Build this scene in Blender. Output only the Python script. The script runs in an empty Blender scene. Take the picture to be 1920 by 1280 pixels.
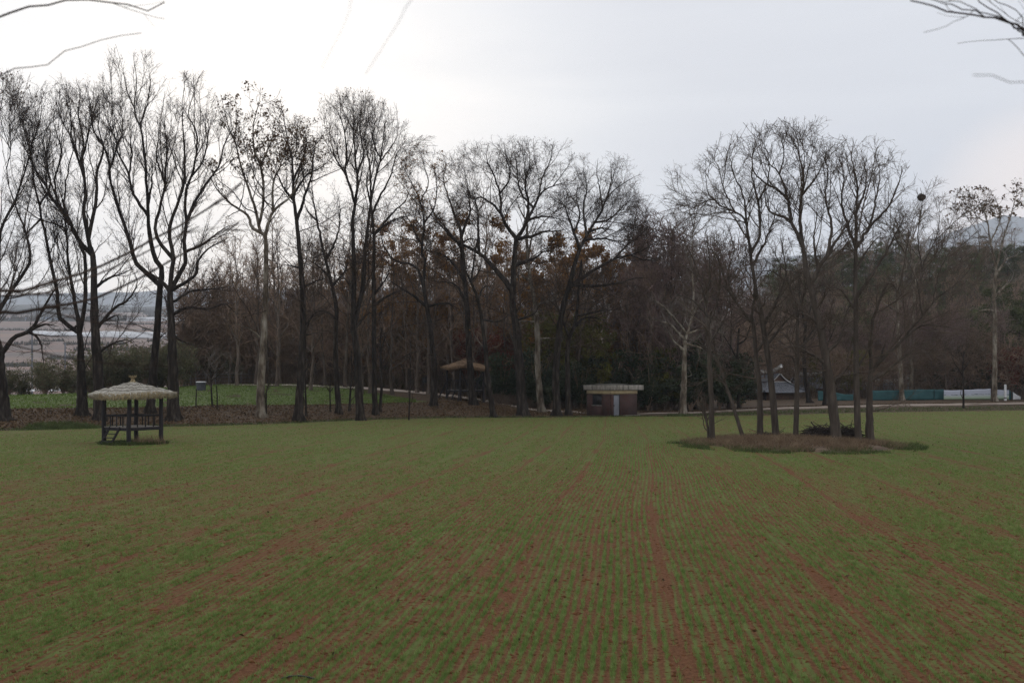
import bpy, bmesh, math, random
import numpy as np
from mathutils import Vector

SC = bpy.context.scene
COL = SC.collection
R = math.radians
H = 3.25            # eye height above the wheat field (m)
F = 1867.0          # focal length in pixels of the 1920 px wide frame (35 mm)
CX, HY = 960.0, 715.0

# ------------------------------------------------------------------ camera
cam_d = bpy.data.cameras.new('camera'); cam = bpy.data.objects.new('camera', cam_d); COL.objects.link(cam)
cam.location = (0, 0, H); cam.rotation_euler = (R(90), 0, 0)
cam_d.sensor_width = 36.0; cam_d.lens = 35.0
cam_d.shift_y = (HY - 640.0) / 1920.0
cam_d.clip_start = 0.05; cam_d.clip_end = 30000
cam_d.dof.use_dof = True; cam_d.dof.focus_distance = 62.0; cam_d.dof.aperture_fstop = 4.5
SC.camera = cam

# ------------------------------------------------------------------ light
SUN_AZ, SUN_EL = R(-14), R(14)       # low sun behind thin cloud, a little left of the view axis
W = bpy.data.worlds.new('World'); SC.world = W; W.use_nodes = True
def build_world():
    nt = W.node_tree; N = nt.nodes; L = nt.links
    N.clear()
    out = N.new('ShaderNodeOutputWorld'); bg = N.new('ShaderNodeBackground'); L.new(bg.outputs[0], out.inputs[0])
    sky = N.new('ShaderNodeTexSky'); sky.sky_type = 'NISHITA'; sky.sun_disc = False
    sky.sun_elevation = SUN_EL; sky.sun_rotation = SUN_AZ; sky.dust_density = 3.0; sky.air_density = 1.0
    sk = N.new('ShaderNodeVectorMath'); sk.operation = 'SCALE'; L.new(sky.outputs[0], sk.inputs[0]); sk.inputs['Scale'].default_value = 0.05
    tc = N.new('ShaderNodeTexCoord')
    nrm = N.new('ShaderNodeVectorMath'); nrm.operation = 'NORMALIZE'; L.new(tc.outputs['Generated'], nrm.inputs[0])
    def dot(v):
        d = N.new('ShaderNodeVectorMath'); d.operation = 'DOT_PRODUCT'; L.new(nrm.outputs[0], d.inputs[0]); d.inputs[1].default_value = v
        return d.outputs['Value']
    def m(op, a, b=None, c=None):
        n = N.new('ShaderNodeMath'); n.operation = op
        for i, v in enumerate((a, b, c)):
            if v is None: continue
            if isinstance(v, (int, float)): n.inputs[i].default_value = v
            else: L.new(v, n.inputs[i])
        return n.outputs[0]
    def mr(v, a, b, c, d, smooth=True):
        n = N.new('ShaderNodeMapRange'); n.interpolation_type = 'SMOOTHSTEP' if smooth else 'LINEAR'
        L.new(v, n.inputs[0])
        for i, x in enumerate((a, b, c, d)): n.inputs[i + 1].default_value = x
        return n.outputs[0]
    az, el = R(-16), R(6.5)
    glow = dot((math.sin(az) * math.cos(el), math.cos(az) * math.cos(el), math.sin(el)))
    # stretched cloud bands
    mp = N.new('ShaderNodeMapping'); mp.inputs['Scale'].default_value = (1.6, 1.6, 12.0); mp.inputs['Rotation'].default_value = (0, R(3), 0)
    L.new(nrm.outputs[0], mp.inputs[0])
    no = N.new('ShaderNodeTexNoise'); no.inputs['Scale'].default_value = 1.25; no.inputs['Detail'].default_value = 5; no.inputs['Roughness'].default_value = 0.5
    no.inputs['Distortion'].default_value = 0.3
    L.new(mp.outputs[0], no.inputs['Vector'])
    sep = N.new('ShaderNodeSeparateXYZ'); L.new(nrm.outputs[0], sep.inputs[0])
    cl = m('SUBTRACT', no.outputs['Fac'], 0.5)
    g = mr(glow, 0.875, 1.0, 0.0, 1.0)
    g2 = m('ADD', g, m('MULTIPLY', cl, 0.9))
    cr = N.new('ShaderNodeValToRGB'); L.new(g2, cr.inputs[0])
    e = cr.color_ramp.elements
    e[0].position = 0.0; e[0].color = (0.72, 0.73, 0.77, 1)
    e[1].position = 1.0; e[1].color = (1.10, 1.06, 1.02, 1)
    x = e.new(0.34); x.color = (0.80, 0.81, 0.84, 1)
    x = e.new(0.68); x.color = (0.93, 0.925, 0.925, 1)
    # cool strip near the horizon
    hz = mr(sep.outputs['Z'], 0.02, 0.13, 1.0, 0.0)
    hz = m('MULTIPLY', hz, mr(glow, 0.87, 0.98, 1.0, 0.12))
    mx = N.new('ShaderNodeMix'); mx.data_type = 'RGBA'; L.new(hz, mx.inputs[0]); L.new(cr.outputs[0], mx.inputs[6]); mx.inputs[7].default_value = (0.82, 0.87, 0.99, 1)
    # warm break low on the right
    wz, we = R(28.5), R(7.5)
    wm = mr(dot((math.sin(wz) * math.cos(we), math.cos(wz) * math.cos(we), math.sin(we))), 0.992, 0.9995, 0.0, 0.7)
    mx2 = N.new('ShaderNodeMix'); mx2.data_type = 'RGBA'; L.new(wm, mx2.inputs[0]); L.new(mx.outputs[2], mx2.inputs[6]); mx2.inputs[7].default_value = (1.25, 1.05, 0.92, 1)
    fin = N.new('ShaderNodeMix'); fin.data_type = 'RGBA'; fin.inputs[0].default_value = 0.90
    L.new(sk.outputs[0], fin.inputs[6]); L.new(mx2.outputs[2], fin.inputs[7])
    L.new(fin.outputs[2], bg.inputs[0]); bg.inputs[1].default_value = 1.0
build_world()
sl = bpy.data.lights.new('sun', 'SUN'); sl.energy = 0.6; sl.angle = R(25); sl.color = (1.0, 0.93, 0.84)
so = bpy.data.objects.new('sun', sl); COL.objects.link(so)
so.rotation_euler = (-(R(90) - SUN_EL - R(10)), 0, -SUN_AZ)
so.location = (-10, 30, 40)
SC.view_settings.view_transform = 'Standard'; SC.view_settings.look = 'None'
SC.view_settings.exposure = 0.3; SC.view_settings.gamma = 1.0
SC.render.engine = 'CYCLES'
SC.cycles.use_denoising = True; SC.cycles.denoising_prefilter = 'NONE'; SC.cycles.denoising_input_passes = 'RGB_ALBEDO_NORMAL'
SC.cycles.max_bounces = 6; SC.cycles.diffuse_bounces = 2; SC.cycles.volume_bounces = 4; SC.cycles.transparent_max_bounces = 4

# ------------------------------------------------------------------ helpers
def tag(o, label=None, cat=None, group=None, kind=None):
    if label: o['label'] = label
    if cat: o['category'] = cat
    if group: o['group'] = group
    if kind: o['kind'] = kind
    return o
def empty(name, loc=(0, 0, 0), rz=0):
    o = bpy.data.objects.new(name, None); COL.objects.link(o); o.location = loc; o.rotation_euler = (0, 0, rz)
    o.empty_display_size = 0.2
    return o
def np_mesh(name, V, Fq, mat=None, parent=None, smooth=False, tris=None):
    """V (n,3); Fq (m,4) quads; tris (k,3)"""
    me = bpy.data.meshes.new(name)
    V = np.asarray(V, dtype=np.float32)
    loops = []; starts = []; off = 0
    if Fq is not None and len(Fq):
        Fq = np.asarray(Fq, dtype=np.int32); loops.append(Fq.ravel()); starts.append(np.arange(len(Fq)) * 4); off = len(Fq) * 4
    if tris is not None and len(tris):
        tris = np.asarray(tris, dtype=np.int32); loops.append(tris.ravel()); starts.append(off + np.arange(len(tris)) * 3)
    loops = np.concatenate(loops).astype(np.int32); starts = np.concatenate(starts).astype(np.int32)
    me.vertices.add(len(V)); me.vertices.foreach_set('co', V.ravel())
    me.loops.add(len(loops)); me.loops.foreach_set('vertex_index', loops)
    me.polygons.add(len(starts)); me.polygons.foreach_set('loop_start', starts)
    if smooth: me.polygons.foreach_set('use_smooth', np.ones(len(starts), dtype=bool))
    me.update(calc_edges=True); me.validate()
    if mat: me.materials.append(mat)
    o = bpy.data.objects.new(name, me); COL.objects.link(o)
    if parent: o.parent = parent
    return o
class MB:
    """collects boxes, bars and tubes and links them as one mesh object"""
    def __init__(s): s.V = []; s.Q = []; s.n = 0
    def add(s, V, Q):
        s.V.append(np.asarray(V, float)); s.Q.append(np.asarray(Q, int) + s.n); s.n += len(V); return s
    def box(s, c, d, rz=0.0, bev=0.0):
        x, y, z = [v / 2 for v in d]
        V = np.array([[-x, -y, -z], [x, -y, -z], [x, y, -z], [-x, y, -z], [-x, -y, z], [x, -y, z], [x, y, z], [-x, y, z]])
        if rz:
            ca, sa = math.cos(rz), math.sin(rz); V = np.c_[V[:, 0] * ca - V[:, 1] * sa, V[:, 0] * sa + V[:, 1] * ca, V[:, 2]]
        return s.add(V + np.array(c), [[0, 3, 2, 1], [4, 5, 6, 7], [0, 1, 5, 4], [1, 2, 6, 5], [2, 3, 7, 6], [3, 0, 4, 7]])
    def tube(s, pts, rad, sides=8):
        pts = np.asarray(pts, float); rad = np.broadcast_to(np.asarray(rad, float), (len(pts),))
        V, Q = tubes(pts[None], rad[None], sides); s.add(V, Q)
        n = len(pts)
        for e, r in ((0, 1), (n - 1, -1)):     # closed ends
            ring = V[e * sides:(e + 1) * sides]; c = ring.mean(0)
            VV = np.vstack([ring, c[None]]); QQ = [[i, sides, sides, (i + 1) % sides] for i in range(sides)]
            QQ = [[i, (i + 1) % sides, (i + 2) % sides, sides] for i in range(0, sides, 2)] if sides % 2 == 0 else [[i, (i + 1) % sides, sides, sides] for i in range(sides)]
            s.add(VV, QQ)
        return s
    def bar(s, a, b, w, t=None):
        """rectangular bar from a to b"""
        t = t or w
        return s.tube(np.array([a, b]), (w + t) / 4 * 1.2, 4)
    def build(s, name, mat, parent=None, smooth=False, bevel=0.0):
        o = np_mesh(name, np.vstack(s.V), np.vstack(s.Q), mat, parent, smooth)
        if bevel:
            md = o.modifiers.new('bevel', 'BEVEL'); md.width = bevel; md.segments = 2; md.limit_method = 'ANGLE'
        return o
def tubes(P, Rr, sides):
    """P (N,K,3) centre lines, Rr (N,K) radii -> verts, quads"""
    N, K, _ = P.shape
    T = np.empty_like(P); T[:, 1:-1] = P[:, 2:] - P[:, :-2]; T[:, 0] = P[:, 1] - P[:, 0]; T[:, -1] = P[:, -1] - P[:, -2]
    T /= np.linalg.norm(T, axis=2, keepdims=True) + 1e-9
    D = P[:, -1] - P[:, 0]; D /= np.linalg.norm(D, axis=1, keepdims=True) + 1e-9
    ref = np.where(np.abs(D[:, 1:2]) < 0.75, np.array([[0, 1., 0]]), np.array([[1., 0, 0.0]]))[:, None, :]
    A = np.cross(T, np.broadcast_to(ref, T.shape)); A /= np.linalg.norm(A, axis=2, keepdims=True) + 1e-9
    B = np.cross(T, A)
    th = np.arange(sides) * 2 * math.pi / sides
    V = P[:, :, None, :] + Rr[:, :, None, None] * (np.cos(th)[None, None, :, None] * A[:, :, None, :] + np.sin(th)[None, None, :, None] * B[:, :, None, :])
    V = V.reshape(-1, 3)
    n, k, j = np.meshgrid(np.arange(N), np.arange(K - 1), np.arange(sides), indexing='ij')
    base = n * K * sides + k * sides; j2 = (j + 1) % sides
    Q = np.stack([base + j, base + j2, base + sides + j2, base + sides + j], -1).reshape(-1, 4)
    return V, Q

# ------------------------------------------------------------------ materials
def new_mat(name):
    m = bpy.data.materials.new(name); m.use_nodes = True
    nt = m.node_tree; b = nt.nodes['Principled BSDF']
    return m, nt, b
def c4(c): return (c[0], c[1], c[2], 1.0)
def noise_mat(name, ramp, scale=3.0, detail=6, rough=0.85, bump=0.0, bscale=None, stretch=(1, 1, 1), coord='Object', rnd=0.0, translucent=0.0, spec=0.3, bdist=0.02):
    m, nt, b = new_mat(name); N, L = nt.nodes, nt.links
    tc = N.new('ShaderNodeTexCoord'); mp = N.new('ShaderNodeMapping'); mp.inputs['Scale'].default_value = stretch
    if coord == 'World':
        g = N.new('ShaderNodeNewGeometry'); L.new(g.outputs['Position'], mp.inputs[0])
    else: L.new(tc.outputs[coord], mp.inputs[0])
    no = N.new('ShaderNodeTexNoise'); no.inputs['Scale'].default_value = scale; no.inputs['Detail'].default_value = detail; no.inputs['Roughness'].default_value = 0.62
    L.new(mp.outputs[0], no.inputs['Vector'])
    cr = N.new('ShaderNodeValToRGB'); L.new(no.outputs['Fac'], cr.inputs[0])
    els = cr.color_ramp.elements
    while len(els) < len(ramp): els.new(0.5)
    for el, (p, c) in zip(els, ramp): el.position = p; el.color = c4(c)
    colout = cr.outputs[0]
    if rnd:
        oi = N.new('ShaderNodeObjectInfo'); hs = N.new('ShaderNodeHueSaturation')
        mr = N.new('ShaderNodeMapRange'); L.new(oi.outputs['Random'], mr.inputs[0]); mr.inputs[3].default_value = 1 - rnd; mr.inputs[4].default_value = 1 + rnd
        L.new(mr.outputs[0], hs.inputs['Value']); L.new(colout, hs.inputs['Color']); colout = hs.outputs[0]
    L.new(colout, b.inputs['Base Color'])
    b.inputs['Roughness'].default_value = rough; b.inputs['Specular IOR Level'].default_value = spec
    if bump:
        bn = N.new('ShaderNodeTexNoise'); bn.inputs['Scale'].default_value = bscale or scale * 3; bn.inputs['Detail'].default_value = 5
        L.new(mp.outputs[0], bn.inputs['Vector'])
        bp = N.new('ShaderNodeBump'); bp.inputs['Strength'].default_value = bump; bp.inputs['Distance'].default_value = bdist
        L.new(bn.outputs['Fac'], bp.inputs['Height']); L.new(bp.outputs[0], b.inputs['Normal'])
    if translucent:
        out = N['Material Output']; tr = N.new('ShaderNodeBsdfTranslucent'); ms = N.new('ShaderNodeMixShader'); ms.inputs[0].default_value = translucent
        L.new(colout, tr.inputs[0]); L.new(b.outputs[0], ms.inputs[1]); L.new(tr.outputs[0], ms.inputs[2]); L.new(ms.outputs[0], out.inputs[0])
    return m
M = {}
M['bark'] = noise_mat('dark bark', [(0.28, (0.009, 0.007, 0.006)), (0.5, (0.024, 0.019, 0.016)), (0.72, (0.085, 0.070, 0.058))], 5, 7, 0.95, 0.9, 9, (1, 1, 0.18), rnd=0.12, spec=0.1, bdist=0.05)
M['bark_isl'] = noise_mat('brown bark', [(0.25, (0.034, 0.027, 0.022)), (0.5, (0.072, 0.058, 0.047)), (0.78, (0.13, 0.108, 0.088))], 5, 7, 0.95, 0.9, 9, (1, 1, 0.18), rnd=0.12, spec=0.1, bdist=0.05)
M['bark_wood'] = noise_mat('grey brown wood bark', [(0.25, (0.045, 0.034, 0.027)), (0.5, (0.10, 0.078, 0.062)), (0.78, (0.18, 0.145, 0.12))], 4, 6, 0.95, 0.6, 9, (1, 1, 0.2), rnd=0.3, spec=0.1, bdist=0.04)
M['plane_bark'] = noise_mat('mottled pale bark', [(0.36, (0.050, 0.037, 0.027)), (0.47, (0.11, 0.086, 0.062)), (0.57, (0.21, 0.18, 0.14)), (0.75, (0.34, 0.31, 0.265))], 2.2, 6, 0.9, 0.4, 8, (1, 1, 0.35), spec=0.15)
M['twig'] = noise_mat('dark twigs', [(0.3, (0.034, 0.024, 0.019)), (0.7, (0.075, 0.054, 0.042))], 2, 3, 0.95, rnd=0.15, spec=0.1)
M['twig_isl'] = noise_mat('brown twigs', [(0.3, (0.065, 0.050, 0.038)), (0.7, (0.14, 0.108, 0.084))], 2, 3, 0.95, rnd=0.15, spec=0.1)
M['twig_pale'] = noise_mat('pale twigs', [(0.3, (0.12, 0.10, 0.085)), (0.7, (0.26, 0.225, 0.19))], 1.0, 3, 0.95, rnd=0.1, spec=0.1)
M['twig_wood'] = noise_mat('grey brown wood twigs', [(0.3, (0.135, 0.090, 0.062)), (0.7, (0.30, 0.208, 0.148))], 0.4, 3, 0.95, rnd=0.3, spec=0.1)
M['twig_red'] = noise_mat('purplish twigs', [(0.3, (0.13, 0.085, 0.075)), (0.7, (0.24, 0.17, 0.15))], 0.4, 3, 0.95, rnd=0.2, spec=0.1)
M['leaf_dry'] = noise_mat('dry leaves', [(0.3, (0.05, 0.03, 0.018)), (0.5, (0.10, 0.06, 0.03)), (0.7, (0.17, 0.10, 0.045))], 1.5, 3, 0.8, translucent=0.3, spec=0.2)
M['leaf_oak'] = noise_mat('brown oak leaves', [(0.3, (0.095, 0.046, 0.013)), (0.5, (0.20, 0.095, 0.025)), (0.72, (0.33, 0.175, 0.045))], 0.7, 4, 0.8, rnd=0.25, translucent=0.3, spec=0.2)
M['leaf_maple'] = noise_mat('red maple leaves', [(0.3, (0.055, 0.014, 0.009)), (0.5, (0.13, 0.030, 0.017)), (0.72, (0.21, 0.065, 0.03))], 0.9, 4, 0.8, rnd=0.2, translucent=0.3, spec=0.2)
M['leaf_olive'] = noise_mat('yellow green leaves', [(0.3, (0.045, 0.042, 0.010)), (0.5, (0.11, 0.105, 0.022)), (0.72, (0.20, 0.19, 0.04))], 0.9, 4, 0.8, rnd=0.15, translucent=0.3, spec=0.2)
M['leaf_ever'] = noise_mat('dark evergreen leaves', [(0.3, (0.016, 0.022, 0.011)), (0.5, (0.038, 0.050, 0.024)), (0.72, (0.075, 0.090, 0.042))], 0.9, 4, 0.7, rnd=0.2, translucent=0.15, spec=0.25)
M['leaf_pine'] = noise_mat('pine needles', [(0.3, (0.034, 0.042, 0.016)), (0.5, (0.075, 0.085, 0.032)), (0.72, (0.14, 0.14, 0.055))], 0.9, 4, 0.8, rnd=0.25, translucent=0.15, spec=0.2)
M['leaf_bamboo'] = noise_mat('grey green bamboo leaves', [(0.3, (0.05, 0.050, 0.026)), (0.5, (0.115, 0.112, 0.06)), (0.72, (0.20, 0.185, 0.10))], 0.8, 4, 0.8, rnd=0.2, translucent=0.3, spec=0.2)
M['straw_brown'] = noise_mat('fresh rice straw', [(0.3, (0.065, 0.040, 0.022)), (0.5, (0.165, 0.100, 0.054)), (0.7, (0.29, 0.185, 0.105))], 9, 5, 0.9, 0.8, 30, (1, 1, 0.3))
M['straw_tan'] = noise_mat('tan straw fringe', [(0.3, (0.14, 0.105, 0.055)), (0.5, (0.29, 0.225, 0.12)), (0.7, (0.42, 0.345, 0.21))], 9, 5, 0.9, 0.6, 30)
M['timber'] = noise_mat('dark stained timber', [(0.3, (0.012, 0.010, 0.012)), (0.6, (0.026, 0.022, 0.024)), (0.8, (0.05, 0.043, 0.042))], 6, 5, 0.75, 0.3, 20, (1, 1, 0.2))
M['floorboard'] = noise_mat('grey floor boards', [(0.3, (0.16, 0.14, 0.12)), (0.7, (0.32, 0.29, 0.26))], 5, 5, 0.85, 0.2, 20, (6, 1, 1))
M['concrete'] = noise_mat('stained concrete', [(0.30, (0.07, 0.060, 0.050)), (0.5, (0.24, 0.215, 0.185)), (0.72, (0.37, 0.34, 0.30))], 3.6, 7, 0.95, 0.2, 30, (1, 1, 0.3))
M['mossy'] = noise_mat('mossy roof screed', [(0.3, (0.03, 0.03, 0.024)), (0.7, (0.08, 0.075, 0.06))], 2, 6, 0.95, 0.4, 20)
M['cream'] = noise_mat('cream plaster band', [(0.3, (0.32, 0.245, 0.14)), (0.7, (0.45, 0.36, 0.22))], 2, 5, 0.9, spec=0.2)
M['steel_door'] = noise_mat('grey painted steel door', [(0.3, (0.13, 0.135, 0.15)), (0.7, (0.19, 0.195, 0.215))], 1.5, 4, 0.55, spec=0.4)
M['dark_metal'] = noise_mat('dark metal', [(0.3, (0.014, 0.014, 0.016)), (0.7, (0.035, 0.034, 0.036))], 8, 3, 0.55)
M['white_paint'] = noise_mat('weathered white', [(0.3, (0.5, 0.5, 0.5)), (0.7, (0.72, 0.72, 0.71))], 4, 5, 0.8)
M['plaster'] = noise_mat('white lime plaster', [(0.3, (0.45, 0.44, 0.42)), (0.7, (0.72, 0.71, 0.69))], 5, 5, 0.9, 0.3, 12)
M['roof_tile'] = noise_mat('grey clay roof tiles', [(0.3, (0.06, 0.062, 0.07)), (0.6, (0.14, 0.145, 0.16)), (0.8, (0.24, 0.245, 0.26))], 4, 5, 0.8, 0.3, 14)
M['clay_wall'] = noise_mat('red brown clay wall', [(0.3, (0.07, 0.04, 0.03)), (0.7, (0.14, 0.085, 0.06))], 3, 5, 0.9)
M['teal'] = noise_mat('teal fence cloth', [(0.3, (0.012, 0.054, 0.058)), (0.7, (0.026, 0.096, 0.10))], 1.2, 5, 0.6, 0.3, 6)
M['well'] = noise_mat('dark well drum', [(0.3, (0.030, 0.032, 0.038)), (0.7, (0.07, 0.072, 0.08))], 4, 4, 0.7)
M['grey_pole'] = noise_mat('grey pole', [(0.3, (0.10, 0.11, 0.13)), (0.7, (0.18, 0.19, 0.21))], 4, 4, 0.7)
M['vinyl'] = noise_mat('white greenhouse film', [(0.3, (0.55, 0.56, 0.57)), (0.7, (0.8, 0.8, 0.8))], 0.3, 4, 0.5)
M['far_wall'] = noise_mat('far house walls', [(0.3, (0.4, 0.4, 0.4)), (0.7, (0.62, 0.61, 0.6))], 0.2, 3, 0.9)
M['far_roof'] = noise_mat('far house roofs', [(0.3, (0.12, 0.16, 0.22)), (0.7, (0.2, 0.24, 0.3))], 0.2, 3, 0.8)
M['soil'] = noise_mat('leaf littered earth', [(0.28, (0.026, 0.016, 0.009)), (0.46, (0.060, 0.037, 0.020)), (0.6, (0.10, 0.063, 0.034)), (0.78, (0.17, 0.116, 0.066))], 3.2, 9, 0.95, 1.0, 7, coord='World', bdist=0.08)
M['path'] = noise_mat('pale beaten earth path', [(0.28, (0.29, 0.23, 0.185)), (0.5, (0.43, 0.355, 0.30)), (0.75, (0.53, 0.46, 0.395))], 0.8, 8, 0.95, 0.4, 6, coord='World', bdist=0.04)
M['dry_grass'] = noise_mat('dry tan grass', [(0.3, (0.095, 0.062, 0.038)), (0.5, (0.19, 0.132, 0.083)), (0.75, (0.33, 0.245, 0.155))], 1.6, 5, 0.9, coord='World', translucent=0.25)
M['mound'] = noise_mat('mound earth and thatch', [(0.3, (0.055, 0.036, 0.024)), (0.5, (0.12, 0.080, 0.052)), (0.75, (0.20, 0.145, 0.092))], 2.5, 7, 0.95, 0.9, 9, coord='World', bdist=0.06)
M['wild_grass'] = noise_mat('wild green grass', [(0.3, (0.035, 0.052, 0.017)), (0.5, (0.070, 0.098, 0.029)), (0.75, (0.12, 0.15, 0.048))], 1.4, 5, 0.85, coord='World', translucent=0.3)
M['crop_leaf'] = noise_mat('meadow crop leaves', [(0.3, (0.065, 0.10, 0.018)), (0.5, (0.11, 0.165, 0.030)), (0.75, (0.17, 0.22, 0.055))], 0.8, 5, 0.85, coord='World', translucent=0.3)
M['meadow'] = noise_mat('meadow ground', [(0.3, (0.060, 0.066, 0.022)), (0.48, (0.082, 0.115, 0.026)), (0.75, (0.13, 0.165, 0.042))], 1.3, 8, 0.9, 0.8, 5, (1, 3.0, 1), coord='World', bdist=0.06)
M['fallen'] = noise_mat('fallen leaves', [(0.3, (0.050, 0.028, 0.013)), (0.5, (0.095, 0.056, 0.027)), (0.62, (0.15, 0.095, 0.050)), (0.8, (0.29, 0.205, 0.12))], 6, 3, 0.85, coord='World')
M['brush'] = noise_mat('dead brush sticks', [(0.3, (0.022, 0.017, 0.015)), (0.7, (0.075, 0.058, 0.05))], 5, 4, 0.95)
M['hill'] = noise_mat('wooded far hill', [(0.3, (0.045, 0.046, 0.038)), (0.7, (0.11, 0.10, 0.078))], 0.004, 9, 1.0, coord='World', bump=1.0, bscale=0.02, bdist=30)

def brick_mat():
    m, nt, b = new_mat('red brick'); N, L = nt.nodes, nt.links
    tc = N.new('ShaderNodeTexCoord'); mp = N.new('ShaderNodeMapping'); L.new(tc.outputs['UV'], mp.inputs[0])
    br = N.new('ShaderNodeTexBrick'); L.new(mp.outputs[0], br.inputs[0])
    br.inputs['Scale'].default_value = 1.0; br.inputs['Brick Width'].default_value = 0.22; br.inputs['Row Height'].default_value = 0.075; br.inputs['Mortar Size'].default_value = 0.008
    br.inputs['Color1'].default_value = (0.070, 0.026, 0.020, 1); br.inputs['Color2'].default_value = (0.046, 0.019, 0.016, 1); br.inputs['Mortar'].default_value = (0.042, 0.032, 0.027, 1)
    L.new(br.outputs[0], b.inputs['Base Color']); b.inputs['Roughness'].default_value = 0.9
    bp = N.new('ShaderNodeBump'); bp.inputs['Strength'].default_value = 0.5; bp.inputs['Distance'].default_value = 0.01
    L.new(br.outputs['Fac'], bp.inputs['Height']); bp.invert = True; L.new(bp.outputs[0], b.inputs['Normal'])
    return m
M['brick'] = brick_mat()
def thatch_mat():
    """weathered grey thatch; straw shows warmer where the edge is worn"""
    m = noise_mat('weathered thatch', [(0.28, (0.14, 0.12, 0.085)), (0.5, (0.34, 0.315, 0.26)), (0.75, (0.52, 0.49, 0.43))], 5, 8, 0.95, 0.9, 22, (1, 1, 1), bdist=0.05)
    return m
M['thatch'] = thatch_mat()
ROW_A = math.atan2(1178 - CX, F)          # heading of the drill rows
FUR = 2.45; ROWSP = 0.123
def field_mat():
    m, nt, b = new_mat('drilled wheat soil'); N, L = nt.nodes, nt.links
    g = N.new('ShaderNodeNewGeometry')
    rot = N.new('ShaderNodeVectorRotate'); rot.rotation_type = 'Z_AXIS'; rot.inputs['Angle'].default_value = ROW_A; L.new(g.outputs['Position'], rot.inputs['Vector'])
    sep = N.new('ShaderNodeSeparateXYZ'); L.new(rot.outputs[0], sep.inputs[0])
    def mth(op, a, c=None, d=None):
        n = N.new('ShaderNodeMath'); n.operation = op
        for i, v in enumerate((a, c, d)):
            if v is None: continue
            if isinstance(v, (int, float)): n.inputs[i].default_value = v
            else: L.new(v, n.inputs[i])
        return n.outputs[0]
    def mr(v, a, c, d, e):
        n = N.new('ShaderNodeMapRange'); n.interpolation_type = 'SMOOTHSTEP'; L.new(v, n.inputs[0])
        for i, x in enumerate((a, c, d, e)): n.inputs[i + 1].default_value = x
        return n.outputs[0]
    def noi(vec, scale, detail=5, rough=0.6):
        n = N.new('ShaderNodeTexNoise'); n.inputs['Scale'].default_value = scale; n.inputs['Detail'].default_value = detail; n.inputs['Roughness'].default_value = rough
        L.new(vec, n.inputs['Vector']); return n.outputs['Fac']
    warp = mth('ADD', mth('MULTIPLY', mth('SINE', mth('MULTIPLY', sep.outputs['Y'], 0.09)), 0.22), mth('MULTIPLY', mth('SINE', mth('MULTIPLY', sep.outputs['Y'], 0.31)), 0.05))
    lat = mth('ADD', sep.outputs['X'], warp)
    cmb = N.new('ShaderNodeCombineXYZ'); L.new(lat, cmb.inputs[0]); L.new(mth('MULTIPLY', sep.outputs['Y'], 0.14), cmb.inputs[1])
    cmb2 = N.new('ShaderNodeCombineXYZ'); L.new(lat, cmb2.inputs[0]); L.new(mth('MULTIPLY', sep.outputs['Y'], 0.03), cmb2.inputs[1])
    cmb3 = N.new('ShaderNodeCombineXYZ'); L.new(lat, cmb3.inputs[0]); L.new(mth('MULTIPLY', sep.outputs['Y'], 0.10), cmb3.inputs[1])
    streak = noi(cmb.outputs[0], 1.1, 6, 0.65)            # bands along the rows
    stripe = noi(cmb2.outputs[0], 2.6, 3, 0.6)
    thin = noi(cmb3.outputs[0], 5.5, 4, 0.6)
    patch = noi(g.outputs['Position'], 0.10, 5, 0.6)
    fine = noi(g.outputs['Position'], 16.0, 6, 0.75)
    fur = mth('ABSOLUTE', mth('SUBTRACT', mth('FLOORED_MODULO', mth('ADD', lat, 0.43), FUR), FUR / 2))
    furm = mr(mth('ADD', fur, mth('MULTIPLY', mth('SUBTRACT', streak, 0.5), 0.7)), 0.0, 0.11, 1.0, 0.0)
    fade = mr(sep.outputs['Y'], 12, 75, 0.95, 0.5)
    furm = mth('MULTIPLY', mth('MULTIPLY', furm, fade), mr(stripe, 0.40, 0.56, 0.25, 1.0))
    row = mth('COSINE', mth('MULTIPLY', lat, 2 * math.pi / ROWSP))
    dist = mr(sep.outputs['Y'], 9, 60, 0.26, 0.56)         # low stand closes up with distance
    gr = mth('ADD', dist, mth('MULTIPLY', mth('SUBTRACT', streak, 0.5), 0.9))
    gr = mth('ADD', gr, mth('MULTIPLY', mth('SUBTRACT', thin, 0.5), 1.7))
    gr = mth('ADD', gr, mth('MULTIPLY', mth('SUBTRACT', stripe, 0.5), 0.8))
    gr = mth('ADD', gr, mth('MULTIPLY', mth('SUBTRACT', patch, 0.5), 0.35))
    gr = mth('ADD', gr, mth('MULTIPLY', mth('SUBTRACT', fine, 0.5), 1.5))
    gr = mth('ADD', gr, mth('MULTIPLY', row, 0.30))
    gr = mth('SUBTRACT', gr, mth('MULTIPLY', furm, 0.75))
    grm = mr(gr, 0.0, 0.75, 0.0, 0.92)
    soil = N.new('ShaderNodeValToRGB'); L.new(fine, soil.inputs[0])
    e = soil.color_ramp.elements; e[0].position = 0.3; e[0].color = (0.062, 0.026, 0.011, 1); e[1].position = 0.72; e[1].color = (0.25, 0.122, 0.064, 1)
    x = e.new(0.5); x.color = (0.15, 0.067, 0.032, 1)
    grn = N.new('ShaderNodeValToRGB'); L.new(noi(g.outputs['Position'], 2.4, 6, 0.7), grn.inputs[0])
    e = grn.color_ramp.elements; e[0].position = 0.32; e[0].color = (0.080, 0.112, 0.028, 1); e[1].position = 0.7; e[1].color = (0.15, 0.20, 0.058, 1)
    mx = N.new('ShaderNodeMix'); mx.data_type = 'RGBA'; L.new(grm, mx.inputs[0]); L.new(soil.outputs[0], mx.inputs[6]); L.new(grn.outputs[0], mx.inputs[7])
    L.new(mx.outputs[2], b.inputs['Base Color']); b.inputs['Roughness'].default_value = 0.95; b.inputs['Specular IOR Level'].default_value = 0.1
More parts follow.
